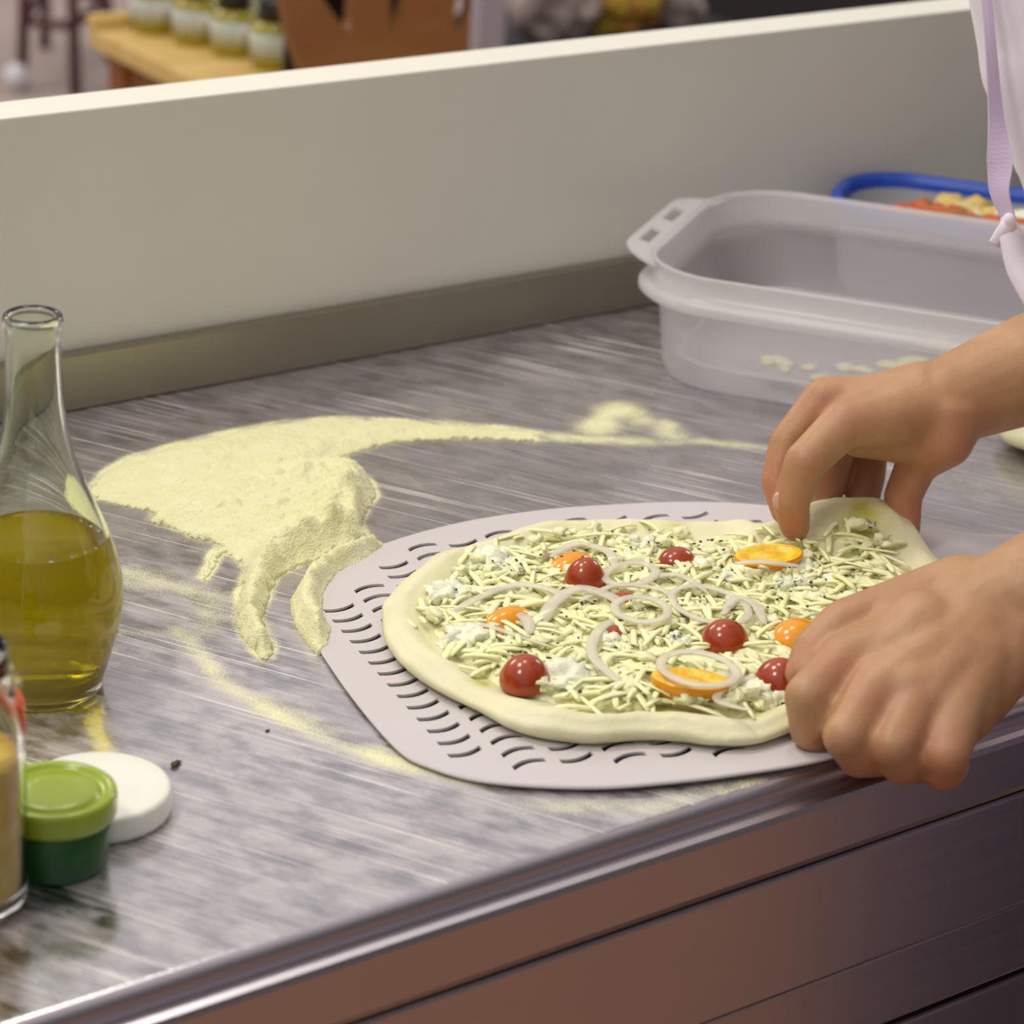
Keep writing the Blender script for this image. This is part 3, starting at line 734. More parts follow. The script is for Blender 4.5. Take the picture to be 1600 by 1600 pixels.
onion([(1005, 905, .011), (1060, 898, .012), (1105, 925, .012)], .0018, 'thin onion arc in front of the back red tomato')
onion([(690, 1000, .008), (740, 975, .011), (800, 990, .011), (860, 1010, .010)], .0016, 'thin onion strip above the left soft cheese dollop')
onion([(1170, 1110, .007), (1120, 1092, .010), (1150, 1065, .012), (1210, 1055, .010)], .0018, 'onion arc in front of the hand, right of the ringed slice')

# ---------------------------------------------------------------- plastic bin
D1 = Vector((.566, -.824, 0)); D2 = Vector((.824, .566, 0)); BO = Vector((1.232, 1.218, 0))
def rrect(u0, u1, v0, v1, r, z, n=10, org=BO):
    pts = []
    for cx, cy, a0 in ((u1-r, v1-r, 0), (u0+r, v1-r, 90), (u0+r, v0+r, 180), (u1-r, v0+r, 270)):
        for k in range(n+1):
            a = math.radians(a0+90*k/n); u = cx+r*math.cos(a); v = cy+r*math.sin(a)
            w = org+D1*u+D2*v; pts.append(Vector((w.x, w.y, T+z)))
    return pts
def loft(bm, loops, cap0=False, cap1=False):
    L = [[bm.verts.new(p) for p in l] for l in loops]; n = len(L[0])
    for a, b in zip(L, L[1:]):
        for i in range(n): bm.faces.new((a[i], a[(i+1) % n], b[(i+1) % n], b[i]))
    if cap0: bm.faces.new(L[0][::-1])
    if cap1: bm.faces.new(L[-1])
def bin_loops(u0, u1, v0, v1, r, spec):
    return [rrect(u0+i, u1-i, v0+i, v1-i, max(r-i, .006), z) for i, z in spec]
bu0, bu1, bv0, bv1 = -.200, .215, .000, .272
bino = empty('storage_bin', BO+D1*.0+D2*.13+Vector((0, 0, T))); tag(bino, 'large empty translucent plastic food bin with a handle tab', 'bin')
bm = bmesh.new()
loft(bm, bin_loops(bu0, bu1, bv0, bv1, .070, [(.060, .0006), (.034, .0010), (.026, .005), (.022, .012), (.016, .064)]), cap0=True)
obj('outer_wall', bm, MAT['plastic'], bino)
bm = bmesh.new()
loft(bm, bin_loops(bu0, bu1, bv0, bv1, .070, [(.016, .064), (.004, .0645), (.001, .067), (.001, .071), (.004, .0735), (.010, .0740), (.010, .0885), (.0085, .0900), (.0125, .0905), (.0135, .086), (.0150, .070), (.0185, .062), (.0165, .063)]))
obj('rim', bm, MAT['plastic_rim'], bino)
bm = bmesh.new()
loft(bm, bin_loops(bu0, bu1, bv0, bv1, .070, [(.0185, .064), (.0245, .022), (.030, .0175), (.040, .017)]), cap1=True)
bi = obj('inner_wall', bm, plastic('clear_polypropylene_inner', (.90, .88, .90), .78), bino)
bm = bmesh.new(); tube(bm, rrect(bu0+.033, bu1-.033, bv0+.033, bv1-.033, .042, .0185), .0013, 6, closed=True); obj('base_highlight', bm, MAT['plastic_rim'], bino)  # pale ring added to stand in for the highlight along the inner bottom edge
# tab with two rectangular holes at the left end
def tab():
    cu = bpy.data.curves.new('c', 'CURVE'); cu.dimensions = '2D'; cu.fill_mode = 'BOTH'; cu.extrude = .0012
    def add(p):
        s = cu.splines.new('POLY'); s.points.add(len(p)-1); s.use_cyclic_u = True
        for q, c in zip(s.points, p): q.co = (c[0], c[1], 0, 1)
    add([(0.013, .034), (-.003, .044), (-.013, .054), (-.0185, .064), (-.020, .074), (-.020, .182), (-.018, .194), (-.012, .204), (-.002, .213), (.013, .224), (.006, .20), (.003, .18), (.003, .075), (.006, .055)])
    for v_ in (.078, .138): add([(-.0145, v_), (-.0145, v_+.034), (-.006, v_+.034), (-.006, v_)])
    o = bpy.data.objects.new('t', cu); col.objects.link(o)
    m_ = bpy.data.meshes.new_from_object(o.evaluated_get(bpy.context.evaluated_depsgraph_get())); bpy.data.objects.remove(o)
    for v in m_.vertices:
        u = bu0+.008+v.co.x; w = BO+D1*u+D2*v.co.y
        v.co = Vector((w.x, w.y, T+.0875+v.co.z-v.co.x*.15))-bino.location
    return m_
link('handle_tab', tab(), MAT['plastic_rim'], bino, smooth=False)
# remains of flour inside
bm = bmesh.new()
for q in range(26):
    u = rnd.uniform(-.10, .03) if q < 16 else rnd.uniform(-.02, .12); v_ = rnd.uniform(.045, .085) if q < 16 else rnd.uniform(.10, .18); w = BO+D1*u+D2*v_; s = rnd.uniform(.006, .015)
    blob(bm, Vector((w.x, w.y, T+.0182)), s, s*.7, .0016, q, .5, 2, 2, q)
tag(obj('flour_residue', bm, MAT['flour']), 'yellow flour residue on the bottom of the empty bin', 'flour', kind='stuff')

# second container with blue rim
c2u0, c2u1, c2v0, c2v1 = -.118, .30, .284, .408
tub = empty('blue_rimmed_container', BO+D1*.09+D2*.345+Vector((0, 0, T))); tag(tub, 'translucent container with a blue rim, filled with red and yellow food, behind the bin', 'container')
bm = bmesh.new(); loft(bm, bin_loops(c2u0, c2u1, c2v0, c2v1, .052, [(.03, .0006), (.014, .001), (.008, .008), (.004, .040), (.0035, .066)]), cap0=True); obj('body', bm, plastic('tub_polypropylene', (.84, .84, .88), .30), tub)
bm = bmesh.new(); loft(bm, bin_loops(c2u0, c2u1, c2v0, c2v1, .052, [(.0035, .066), (-.003, .066), (-.004, .069), (-.004, .0765), (-.001, .079), (.004, .078), (.006, .072), (.007, .066)])); obj('blue_rim', bm, MAT['blue'], tub)
bm = bmesh.new(); loft(bm, bin_loops(c2u0, c2u1, c2v0, c2v1, .052, [(.007, .068), (.009, .058), (.012, .040)]), cap1=True); obj('inner_wall', bm, plastic('tub_inner', (.70, .71, .74), .25), tub)
def food(name, u0, u1, v0, v1, z, m_, n, label):
    bm = bmesh.new()
    for q in range(n):
        u = rnd.uniform(u0, u1); v_ = rnd.uniform(v0, v1); w = BO+D1*u+D2*v_; s = rnd.uniform(.008, .014)
        blob(bm, Vector((w.x, w.y, T+z+rnd.uniform(-.002, .004))), s, s*.8, s*.6, q, .5, 2, 2, q)
    tag(obj(name, bm, m_), label, 'food', kind='stuff')
food('red_filling', -.065, .05, .300, .338, .068, MAT['red_food'], 50, 'chopped red filling in the front of the blue rimmed container')
food('yellow_filling', -.045, .16, .360, .388, .062, MAT['yellow_food'], 48, 'chopped yellow filling at the back of the blue rimmed container')
food('white_filling', -.03, .18, .332, .362, .063, MAT['ricotta'], 46, 'white crumbled filling between the red and yellow fillings')

# ---------------------------------------------------------------- oil carafe
bc = P(62, 1072); car = empty('oil_carafe', (bc.x, bc.y, T)); tag(car, 'open glass carafe half full of yellow green olive oil', 'bottle')
outer = [(0, .002), (.026, .002), (.0320, .0005), (.0335, .003), (.0345, .009), (.0385, .022), (.0425, .036), (.0445, .050), (.0442, .062), (.0415, .076), (.0365, .091), (.0305, .105), (.0250, .118), (.0198, .133), (.0168, .147), (.0150, .162), (.0143, .178), (.0140, .192), (.0141, .200), (.0150, .2015), (.0153, .2045), (.0148, .2075), (.0136, .2085)]
inner = [(.0118, .2075), (.0112, .204), (.0113, .192), (.0116, .178), (.0123, .162), (.0140, .147), (.0170, .133), (.0222, .118), (.0277, .105), (.0337, .091), (.0387, .076), (.0414, .062), (.0417, .050), (.0397, .036), (.0357, .022), (.0317, .010), (.025, .0065), (0, .0075)]
sc_h = (lambda pr: [(r, z) for r, z in pr])
bm = bmesh.new(); lathe(bm, outer+inner, 72); obj('glass_body', bm, MAT['glass'], car, world=False)
oilp = [(0, .0070), (.0252, .0060), (.0319, .0095), (.0359, .022), (.0399, .036), (.0419, .050), (.0416, .062), (.0389, .076), (.0355, .0865), (.0350, .0870), (.0340, .0860), (0, .0860)]
bm = bmesh.new(); lathe(bm, oilp, 72); oil_o = obj('olive_oil', bm, MAT['oil'], car, world=False)
bm = bmesh.new()
for q in range(34):
    a = rnd.uniform(0, 6.28); rr_ = .0332+rnd.uniform(-.002, .0); s = rnd.uniform(.0006, .0016)
    b = bmesh.new(); bmesh.ops.create_icosphere(b, subdivisions=2, radius=s)
    for v in b.verts: v.co += Vector((math.cos(a)*rr_, math.sin(a)*rr_, .0866))
    merge(bm, b)
f_ = obj('bubbles', bm, MAT['glass'], oil_o, world=False); f_['kind'] = 'stuff'

# ---------------------------------------------------------------- green tub, white lid, jar
c = P(88, 1347); g = empty('sauce_tub', (c.x, c.y, T)); tag(g, 'small dark green plastic tub with a lime green lid', 'tub')
bm = bmesh.new(); lathe(bm, [(0, .0005), (.0225, .0005), (.0240, .002), (.0262, .029), (0, .029)], 56); obj('tub_body', bm, MAT['green'], g, world=False)
bm = bmesh.new(); lathe(bm, [(.0262, .0265), (.0280, .0268), (.0286, .029), (.0288, .036), (.0282, .0385), (.0268, .0395), (.0245, .0392), (.0236, .0378), (.0222, .0365), (.0208, .0368), (.0200, .0385), (.0188, .0392), (.0100, .0394), (.004, .0390), (0, .0392)], 64)
obj('lid', bm, MAT['lime'], g, world=False)
c = P(152, 1266); bm = bmesh.new()
pr = [(0, .0005), (.0345, .0005), (.0358, .0015), (.0362, .004), (.0360, .0115), (.0352, .0135), (.0335, .0142), (.022, .0138), (.021, .0134), (0, .0134)]
w_ = empty('jar_lid', (c.x, c.y, T)); bpy.data.objects.remove(w_)
lathe(bm, pr, 90, (c.x, c.y, T))
for v in bm.verts:                         # ribbed grip
    r_ = math.hypot(v.co.x-c.x, v.co.y-c.y)
    if .0355 < r_ and .001 < v.co.z-T < .013:
        a = math.atan2(v.co.y-c.y, v.co.x-c.x); k = 1+.008*math.sin(a*30); v.co.x = c.x+(v.co.x-c.x)*k; v.co.y = c.y+(v.co.y-c.y)*k
tag(obj('jar_lid', bm, MAT['white_plastic']), 'round white plastic jar lid lying beside the green tub', 'lid')
c = P(-62, 1412); j = empty('glass_jar', (c.x, c.y, T)); tag(j, 'glass jar of grated yellow cheese at the left edge of the worktop', 'jar')
JR = .0308
jo = [(0, .001), (JR*.86, .001), (JR*.97, .004), (JR, .012), (JR, .088), (JR*.97, .098), (JR*.86, .107), (JR*.80, .110), (JR*.80, .113), (JR*.84, .114), (JR*.80, .116), (JR*.84, .119), (JR*.80, .121), (JR*.80, .127), (JR*.77, .129)]
ji = [(JR*.73, .128), (JR*.72, .112), (JR*.80, .104), (JR*.90, .096), (JR*.93, .086), (JR*.93, .014), (JR*.88, .007), (0, .006)]
bm = bmesh.new(); lathe(bm, jo+ji, 64); obj('glass_body', bm, MAT['jar_glass'], j, world=False)
bm = bmesh.new(); lathe(bm, [(0, .0065), (JR*.86, .0075), (JR*.915, .015), (JR*.915, .074), (JR*.8, .080), (JR*.4, .076), (0, .083)], 64)
for v in bm.verts:
    k = 1+.03*noise.noise(v.co*260); v.co.x *= min(k, 1.01); v.co.y *= min(k, 1.01); v.co.z += .003*noise.noise(v.co*180)*(v.co.z > .06)
gc = obj('grated_cheese', bm, MAT['grated'], j, world=False)
bm = bmesh.new(); n = 20
for z0, z1 in ((.088, .1015),):
    a0 = math.atan2(-.55, .835); ring = []
    for k in range(n+1):
        a = a0-.10+k/n*1.3
        ring.append([bm.verts.new((math.cos(a)*r_*JR, math.sin(a)*r_*JR, z)) for r_, z in ((1.012, z0), (.985, z1), (.955, z1), (.985, z0))])
    for p_, q_ in zip(ring, ring[1:]):
        for k in range(4): bm.faces.new((p_[k], p_[(k+1) % 4], q_[(k+1) % 4], q_[k]))
    bm.faces.new(ring[0]); bm.faces.new(ring[-1][::-1])
obj('orange_seal', bm, MAT['orange'], j, world=False)

for (x, y, s, lb) in [(275, 1196, .0022, 'dark brown crumb on the steel right of the white jar lid'), (418, 1143, .0010, 'tiny dark speck on the flour streak in front of the peel')]:
    c = P(x, y); bm = bmesh.new(); blob(bm, c+Vector((0, 0, s*.45)), s*1.5, s*.8, s*.6, 3, .5, 2, 3, .4); tag(obj('crumb', bm, MAT['crumb']), lb, 'crumb')
# dough ball at the right edge
c = P(1650, 702); bm = bmesh.new(); blob(bm, Vector((c.x, c.y, T+.0142)), .042, .042, .0140, 5, .06, 1.5, 4); tag(obj('dough_ball', bm, MAT['dough']), 'pale dough ball on the worktop behind the upper wrist', 'dough')
# navy packet behind the apron string
c = W(1625, 235, 2.02); nav = empty('navy_packet', (c.x, c.y, T)); nav.rotation_euler = (0, 0, math.radians(-37)); tag(nav, 'dark navy packet with white lettering beside the blue rimmed container', 'packet')
nav.location = (1.735, 1.475, T)

# ---------------------------------------------------------------- person
person = empty('person', (1.30, .64, 0)); tag(person, 'person in a white shirt and apron leaning over the table, hands on the pizza', 'person')
def cone(bm, a, ra, b, rb, n=20):
    a = Vector(a); b = Vector(b); d = b-a; L = d.length
    q = d.to_track_quat('Z', 'Y').to_matrix() if L > 1e-6 else Matrix.Identity(3)
    prof = []
    for k in range(0, 7): t = -math.pi/2+math.pi/2*k/6; prof.append((ra*math.cos(t), ra*math.sin(t)))
    for k in range(1, 7): t = math.pi/2*k/6; prof.append((rb*math.cos(t), L+rb*math.sin(t)))
    prof[0] = (0, -ra); prof[-1] = (0, L+rb)
    b2 = bmesh.new(); lathe(b2, prof, n)
    for v in b2.verts: v.co = q @ v.co + a
    merge(bm, b2)
def chain(bm, pts):
    for (a, ra), (b, rb) in zip(pts, pts[1:]): cone(bm, a, ra, b, rb)
def ell(bm, c, rx, ry, rz, rot=None):
    b = bmesh.new(); bmesh.ops.create_icosphere(b, subdivisions=3, radius=1)
    for v in b.verts:
        q = Vector((v.co.x*rx, v.co.y*ry, v.co.z*rz))
        if rot: q.rotate(rot)
        v.co = q+Vector(c)
    merge(bm, b)
J = lambda x, y, Z, r: (W(x, y, Z), r/1000)
L_sh, R_sh = Vector((1.15, .88, 1.36)), Vector((1.46, 1.00, 1.35))
L_el = W(2250, 650, 1.40); R_el = W(2105, 420, 1.66)
pel = Vector((1.32, .64, .97)); chest = Vector((1.30, .86, 1.26)); neck = Vector((1.28, .98, 1.42)); head = Vector((1.24, 1.05, 1.545))
def build_body():
    bm = bmesh.new()
    # left arm (lower in the picture)
    Lw = J(1590, 950, 1.425, 34)
    chain(bm, [(L_sh, .055), (L_el, .044), J(1900, 800, 1.41, 44), J(1700, 897, 1.42, 38), Lw, J(1530, 975, 1.42, 32)])
    li, lm, lr, lp = J(1322, 1030, 1.395, 14.5), J(1360, 1088, 1.375, 14.5), J(1422, 1112, 1.37, 14.5), J(1490, 1120, 1.372, 15)
    wb = J(1545, 975, 1.415, 27)
    for q, r_ in ((li, 19), (lm, 20), (lr, 20), (lp, 18)):
        chain(bm, [wb, (wb[0].lerp(q[0], .45), r_/1000*1.15), (q[0], q[1])])
    chain(bm, [J(1400, 985, 1.415, 19), J(1470, 1040, 1.40, 22), J(1480, 1085, 1.395, 19)])
    chain(bm, [J(1520, 1030, 1.40, 25), J(1500, 1105, 1.385, 20)])
    chain(bm, [J(1440, 985, 1.405, 22), J(1375, 1035, 1.395, 17.5), J(1400, 1075, 1.388, 18), J(1460, 1095, 1.386, 19), J(1500, 1040, 1.395, 22), J(1440, 985, 1.405, 22)])
    chain(bm, [J(1356, 1118, 1.378, 15.5), J(1408, 1138, 1.373, 15.5), J(1472, 1146, 1.373, 15.5)])
    chain(bm, [J(1375, 1075, 1.382, 17.5), J(1420, 1078, 1.379, 18), J(1475, 1070, 1.384, 18), J(1530, 1020, 1.400, 22)])
    chain(bm, [J(1570, 1000, 1.41, 26), J(1530, 1080, 1.395, 19)])
    chain(bm, [li, J(1262, 1088, 1.375, 12.4), J(1266, 1140, 1.380, 11), J(1296, 1170, 1.400, 9.4)])
    chain(bm, [lm, J(1322, 1150, 1.358, 12.5), J(1342, 1183, 1.366, 11), J(1380, 1186, 1.392, 9.6)])
    chain(bm, [lr, J(1395, 1166, 1.355, 12.0), J(1408, 1195, 1.362, 10.6), J(1440, 1196, 1.388, 9.4)])
    chain(bm, [lp, J(1478, 1180, 1.360, 12.4), J(1474, 1206, 1.366, 10.6), J(1490, 1196, 1.388, 8.8)])
    chain(bm, [J(1500, 935, 1.435, 24), J(1395, 958, 1.425, 18), J(1318, 975, 1.418, 13.5), J(1272, 1015, 1.412, 11.8), J(1254, 1052, 1.406, 9.8)])
    # right arm (upper in the picture)
    Rw = J(1520, 612, 1.605, 29)
    chain(bm, [(R_sh, .055), (R_el, .044), J(1850, 500, 1.63, 41), J(1620, 573, 1.612, 34), Rw, J(1478, 628, 1.60, 26)])
    wb = J(1480, 632, 1.60, 24)
    ri, rm, rr_, rp = J(1322, 660, 1.580, 14.5), J(1290, 622, 1.605, 13.5), J(1325, 640, 1.635, 12.5), J(1365, 660, 1.655, 11.5)
    for q, r_ in ((ri, 19), (rm, 15), (rr_, 16), (rp, 16)):
        chain(bm, [wb, (wb[0].lerp(q[0], .5), r_/1000*1.1), q])
    chain(bm, [J(1440, 620, 1.60, 22), J(1345, 628, 1.60, 15)])
    chain(bm, [ri, J(1258, 722, 1.575, 12.8), J(1236, 785, 1.578, 11.2), J(1242, 822, 1.585, 9.2)])
    chain(bm, [rm, J(1228, 692, 1.603, 10.5), J(1213, 752, 1.600, 9.6), J(1226, 798, 1.596, 8.8)])
    chain(bm, [rr_, J(1298, 730, 1.640, 12.5), J(1286, 785, 1.640, 11), J(1290, 822, 1.632, 8.6)])
    chain(bm, [rp, J(1354, 740, 1.652, 12.4), J(1344, 795, 1.650, 11), J(1345, 830, 1.648, 8.2)])
    chain(bm, [J(1480, 655, 1.595, 24), J(1478, 688, 1.592, 17), J(1434, 722, 1.612, 13), J(1411, 775, 1.618, 12), J(1413, 826, 1.618, 10)])
    chain(bm, [J(1340, 684, 1.60, 12), J(1400, 688, 1.60, 14), J(1460, 690, 1.60, 16)])
    # torso, neck, head, legs
    rx = Matrix.Rotation(math.radians(22), 3, 'Z')
    ell(bm, pel, .15, .105, .12, rx); ell(bm, pel.lerp(chest, .5), .135, .10, .17, rx); ell(bm, chest, .155, .105, .15, rx)
    chain(bm, [(L_sh, .055), (chest.lerp(neck, .6), .07), (R_sh, .055)])
    chain(bm, [(chest, .10), (neck, .055), (head-Vector((0, -.01, .04)), .052)])
    ell(bm, head, .073, .088, .108); ell(bm, head+Vector((-.02, .045, -.06)), .045, .045, .05)
    fd = Vector((-.37, .93, -.25)).normalized(); fs = Vector((.93, .37, 0))
    chain(bm, [(head+fd*.085+Vector((0, 0, .012)), .009), (head+fd*.108+Vector((0, 0, -.022)), .014)])
    for s in (-1, 1): ell(bm, head+fs*s*.076+Vector((0, 0, -.008)), .012, .02, .03); cone(bm, head+fd*.086+fs*s*.025+Vector((0, 0, -.058)), .009, head+fd*.089+Vector((0, 0, -.058)), .010)
    for s, fx in ((-1, 1.19), (1, 1.43)):
        hip = pel+Vector((s*.085, s*.03, -.03))
        chain(bm, [(hip, .085), (Vector((fx, .645, .50)), .058), (Vector((fx, .62, .30)), .052), (Vector((fx, .60, .07)), .036)])
        cone(bm, (fx, .59, .045), .035, (fx-.05, .72, .04), .03)
    me = bpy.data.meshes.new('b'); bm.to_mesh(me); bm.free()
    return me
def remeshed(me, voxel, iters, fac=.5):
    o = bpy.data.objects.new('r', me); col.objects.link(o)
    r = o.modifiers.new('r', 'REMESH'); r.mode = 'VOXEL'; r.voxel_size = voxel
    s = o.modifiers.new('s', 'SMOOTH'); s.factor = fac; s.iterations = iters
    m_ = bpy.data.meshes.new_from_object(o.evaluated_get(bpy.context.evaluated_depsgraph_get())); bpy.data.objects.remove(o)
    return m_
me = remeshed(build_body(), .0023, 5)
co = np.zeros(len(me.vertices)*3, dtype=np.float32); me.vertices.foreach_get('co', co); co = co.reshape(-1, 3)
flush = np.zeros(len(co), dtype=np.float32)
for x, y, Z, r_, a in [(1322, 655, 1.575, .016, .5), (1262, 722, 1.57, .012, .4), (1240, 815, 1.58, .02, .8), (1285, 640, 1.60, .02, .6), (1213, 770, 1.60, .025, .9), (1480, 700, 1.59, .028, .8), (1413, 800, 1.61, .04, .7), (1350, 780, 1.65, .04, .6), (1290, 770, 1.64, .03, .6),
                     (1308, 1050, 1.38, .014, .8), (1355, 1100, 1.36, .014, .6), (1300, 1160, 1.38, .02, .4), (1360, 1180, 1.36, .02, .6), (1420, 1190, 1.36, .02, .7), (1470, 1195, 1.36, .022, .8), (1262, 1030, 1.41, .02, .6), (1530, 1060, 1.39, .04, .35), (1360, 920, 1.41, .03, .35), (1430, 1100, 1.35, .03, .3)]:
    c = np.array(W(x, y, Z)); flush = np.maximum(flush, a*np.exp(-(np.linalg.norm(co-c, axis=1)/r_)**2))
me.vertices.foreach_set('co', (co-np.array(person.location)).ravel())
a_ = me.attributes.new('flush', 'FLOAT', 'POINT'); a_.data.foreach_set('value', flush.astype(np.float32)); me.update()
body_o = link('body', me, MAT['skin'], person)
def nail(x, y, Z, dx, dy, s=.006):
    c = W(x, y, Z); t = (W(x+dx, y+dy, Z)-c).normalized(); n = (CAM-c).normalized(); sd = t.cross(n).normalized()
    bm = bmesh.new(); bmesh.ops.create_icosphere(bm, subdivisions=3, radius=1)
    for v in bm.verts: q = v.co.copy(); v.co = c+t*q.x*s*1.25+sd*q.y*s+n*q.z*s*.28
    obj('fingernail', bm, MAT['nail'], body_o)
nail(1219, 783, 1.5725, .25, 1, .0045)
# shirt
bm = bmesh.new(); rx = Matrix.Rotation(math.radians(22), 3, 'Z')
ell(bm, pel+Vector((0, 0, .02)), .172, .128, .14, rx); ell(bm, pel.lerp(chest, .5), .16, .125, .18, rx); ell(bm, chest, .178, .128, .17, rx)
chain(bm, [(L_sh, .072), (chest.lerp(neck, .55), .085), (R_sh, .072)])
for o_ in (-.05, .05):
    w_ = Vector((o_*.93, o_*.37, 0)); chain(bm, [(pel+w_+Vector((0, 0, -.02)), .124), (pel.lerp(chest, .5)+w_, .120), (chest+w_, .126), (chest.lerp(neck, .4)+w_, .10)])
chain(bm, [(L_sh, .070), (L_sh.lerp(L_el, .55), .068)]); chain(bm, [(R_sh, .070), (R_sh.lerp(R_el, .55), .068)])
chain(bm, [(W(1600, -160, 1.66), .045), (W(1655, 90, 1.68), .050), (W(1712, 290, 1.70), .046), (W(1790, 400, 1.70), .040)])
chain(bm, [(W(1600, -160, 1.66), .045), (chest, .12)]); chain(bm, [(W(1712, 290, 1.70), .046), (pel.lerp(chest, .6), .10)])
me = bpy.data.meshes.new('s'); bm.to_mesh(me); bm.free(); me = remeshed(me, .006, 6)
for v in me.vertices:
    q = v.co; k = .011*noise.noise(Vector((q.x*14+q.z*2, q.y*14, q.z*3))); v.co = q+Vector(v.normal)*k-person.location
link('shirt', me, MAT['cloth'], person)
# neck band of the apron hanging down, with tie ends
def ribbon(bm, pts, w, th=.0016):
    sp = smooth_path([p for p, _ in pts], 8); ww = []
    for i in range(len(sp)):
        t = i/(len(sp)-1)*(len(pts)-1); k = min(int(t), len(pts)-2); ww.append(pts[k][1]*(1-(t-k))+pts[k+1][1]*(t-k))
    prev = None
    for i, p in enumerate(sp):
        d = (sp[min(i+1, len(sp)-1)]-sp[max(i-1, 0)]).normalized(); view = (CAM-p).normalized()
        sd = d.cross(view).normalized(); tw = .55*math.sin(i*.13); sd = (sd*math.cos(tw)+view*math.sin(tw)); nn = sd.cross(d).normalized()
        cur = [bm.verts.new(p+sd*a*ww[i]/2+nn*b*th/2) for a, b in ((-1, -1), (0, -1.4), (1, -1), (1, 1), (0, 1.4), (-1, 1))]
        if prev:
            for k in range(6): bm.faces.new((prev[k], prev[(k+1) % 6], cur[(k+1) % 6], cur[k]))
        else: bm.faces.new(cur[::-1])
        prev = cur
    bm.faces.new(prev)
bm = bmesh.new(); ribbon(bm, [(W(1532, -120, 1.63), .006), (W(1547, 60, 1.63), .007), (W(1556, 180, 1.64), .010), (W(1562, 250, 1.64), .016), (W(1562, 300, 1.64), .013), (W(1578, 345, 1.64), .008)], .012)
st1 = obj('apron_tie', bm, MAT['lilac'], person, smooth=False)
bm = bmesh.new(); ribbon(bm, [(W(1572, 338, 1.638), .006), (W(1580, 370, 1.638), .016), (W(1594, 420, 1.636), .018), (W(1625, 480, 1.63), .014)], .012)
ribbon(bm, [(W(1580, 345, 1.637), .008), (W(1566, 365, 1.637), .010), (W(1553, 382, 1.637), .007)], .012)
ell(bm, W(1576, 345, 1.638), .004, .004, .005)
obj('tie_knot', bm, MAT['cloth'], st1)
# trousers, shoes, hair, eyes
bm = bmesh.new()
for s, fx in ((-1, 1.19), (1, 1.43)):
    hip = pel+Vector((s*.085, s*.03, -.06)); chain(bm, [(hip, .098), (Vector((fx, .645, .50)), .075), (Vector((fx, .62, .30)), .068), (Vector((fx, .60, .10)), .060)])
me = bpy.data.meshes.new('t'); bm.to_mesh(me); bm.free(); me = remeshed(me, .008, 4)
for v in me.vertices: v.co = v.co-person.location
link('trousers', me, MAT['trouser'], person)
for s, fx in ((-1, 1.19), (1, 1.43)):
    bm = bmesh.new(); cone(bm, (fx+.01, .57, .045), .045, (fx-.05, .74, .036), .036); obj('shoe', bm, MAT['shoe'], person)
bm = bmesh.new(); ell(bm, head+Vector((.012, -.022, .022)), .080, .088, .104); obj('hair', bm, MAT['hair'], person)
fd = Vector((-.37, .93, -.25)).normalized(); fs = Vector((.93, .37, 0))
for s in (-1, 1):
    bm = bmesh.new(); ell(bm, head+fd*.080+fs*s*.032+Vector((0, 0, .008)), .011, .011, .011); obj('eye', bm, MAT['eye'], person)

# navy packet
bm = bmesh.new(); box(bm, -.055, .055, -.02, .02, .0005, .17, .004); obj('carton', bm, MAT['navy'], nav, smooth=False, world=False)
fc_ = bpy.data.curves.new('lettering', 'FONT'); fc_.body = 'S'; fc_.size = .030; fc_.extrude = .0004; fc_.align_x = 'CENTER'
fo = bpy.data.objects.new('t', fc_); col.objects.link(fo)
me = bpy.data.meshes.new_from_object(fo.evaluated_get(bpy.context.evaluated_depsgraph_get())); bpy.data.objects.remove(fo)
me.transform(Matrix.Translation((-.03, -.0206, .125)) @ Matrix.Rotation(math.radians(90), 4, 'X'))
for c_ in nav.children:
    if c_.name.startswith('carton'): link('lettering', me, MAT['print_white'], c_, smooth=False)

# ---------------------------------------------------------------- background stand
ZT = P(0, 0).z
def at_z(x, y, z): d = ray(x, y); return CAM+d*((z-CAM.z)/d.z)
SH = .66
A = at_z(140, 45, SH); B = at_z(440, 190, SH); dirf = (B-A).normalized(); nrm = Vector((-dirf.y, dirf.x, 0)); nrm = nrm if nrm.dot(F) > 0 else -nrm
SL = (at_z(480, 210, SH)-A).length
stand = empty('display_stand', (A.x, A.y, 0)); tag(stand, 'pine display stand with oil bottles behind the white board', 'stand')
def oriented(name, mt, u0, u1, v0, v1, z0, z1, parent, bev=.004, o=None, du=None, dn=None):
    o = o or A; du = du or dirf; dn = dn or nrm
    b = bmesh.new(); box(b, u0, u1, v0, v1, z0, z1, bev)
    for v in b.verts: q = v.co.copy(); w = Vector((o.x, o.y, 0))+du*q.x+dn*q.y; v.co = Vector((w.x, w.y, q.z))
    return obj(name, b, mt, parent, smooth=False)
oriented('shelf_board', MAT['pine'], 0, SL, 0, .40, SH-.028, SH, stand)
oriented('end_lip', MAT['pine'], -.012, .012, .0, .40, SH, SH+.02, stand)
oriented('side_panel', MAT['pine_dark'], .05, SL-.02, .03, .05, SH-.20, SH-.028, stand)
oriented('leg', MAT['pine_dark'], .02, .07, .02, .07, 0, SH-.028, stand); oriented('leg', MAT['pine_dark'], .02, .07, .33, .38, 0, SH-.028, stand)
oriented('leg', MAT['pine_dark'], SL-.08, SL-.03, .02, .07, 0, SH-.028, stand); oriented('leg', MAT['pine_dark'], SL-.08, SL-.03, .33, .38, 0, SH-.028, stand)
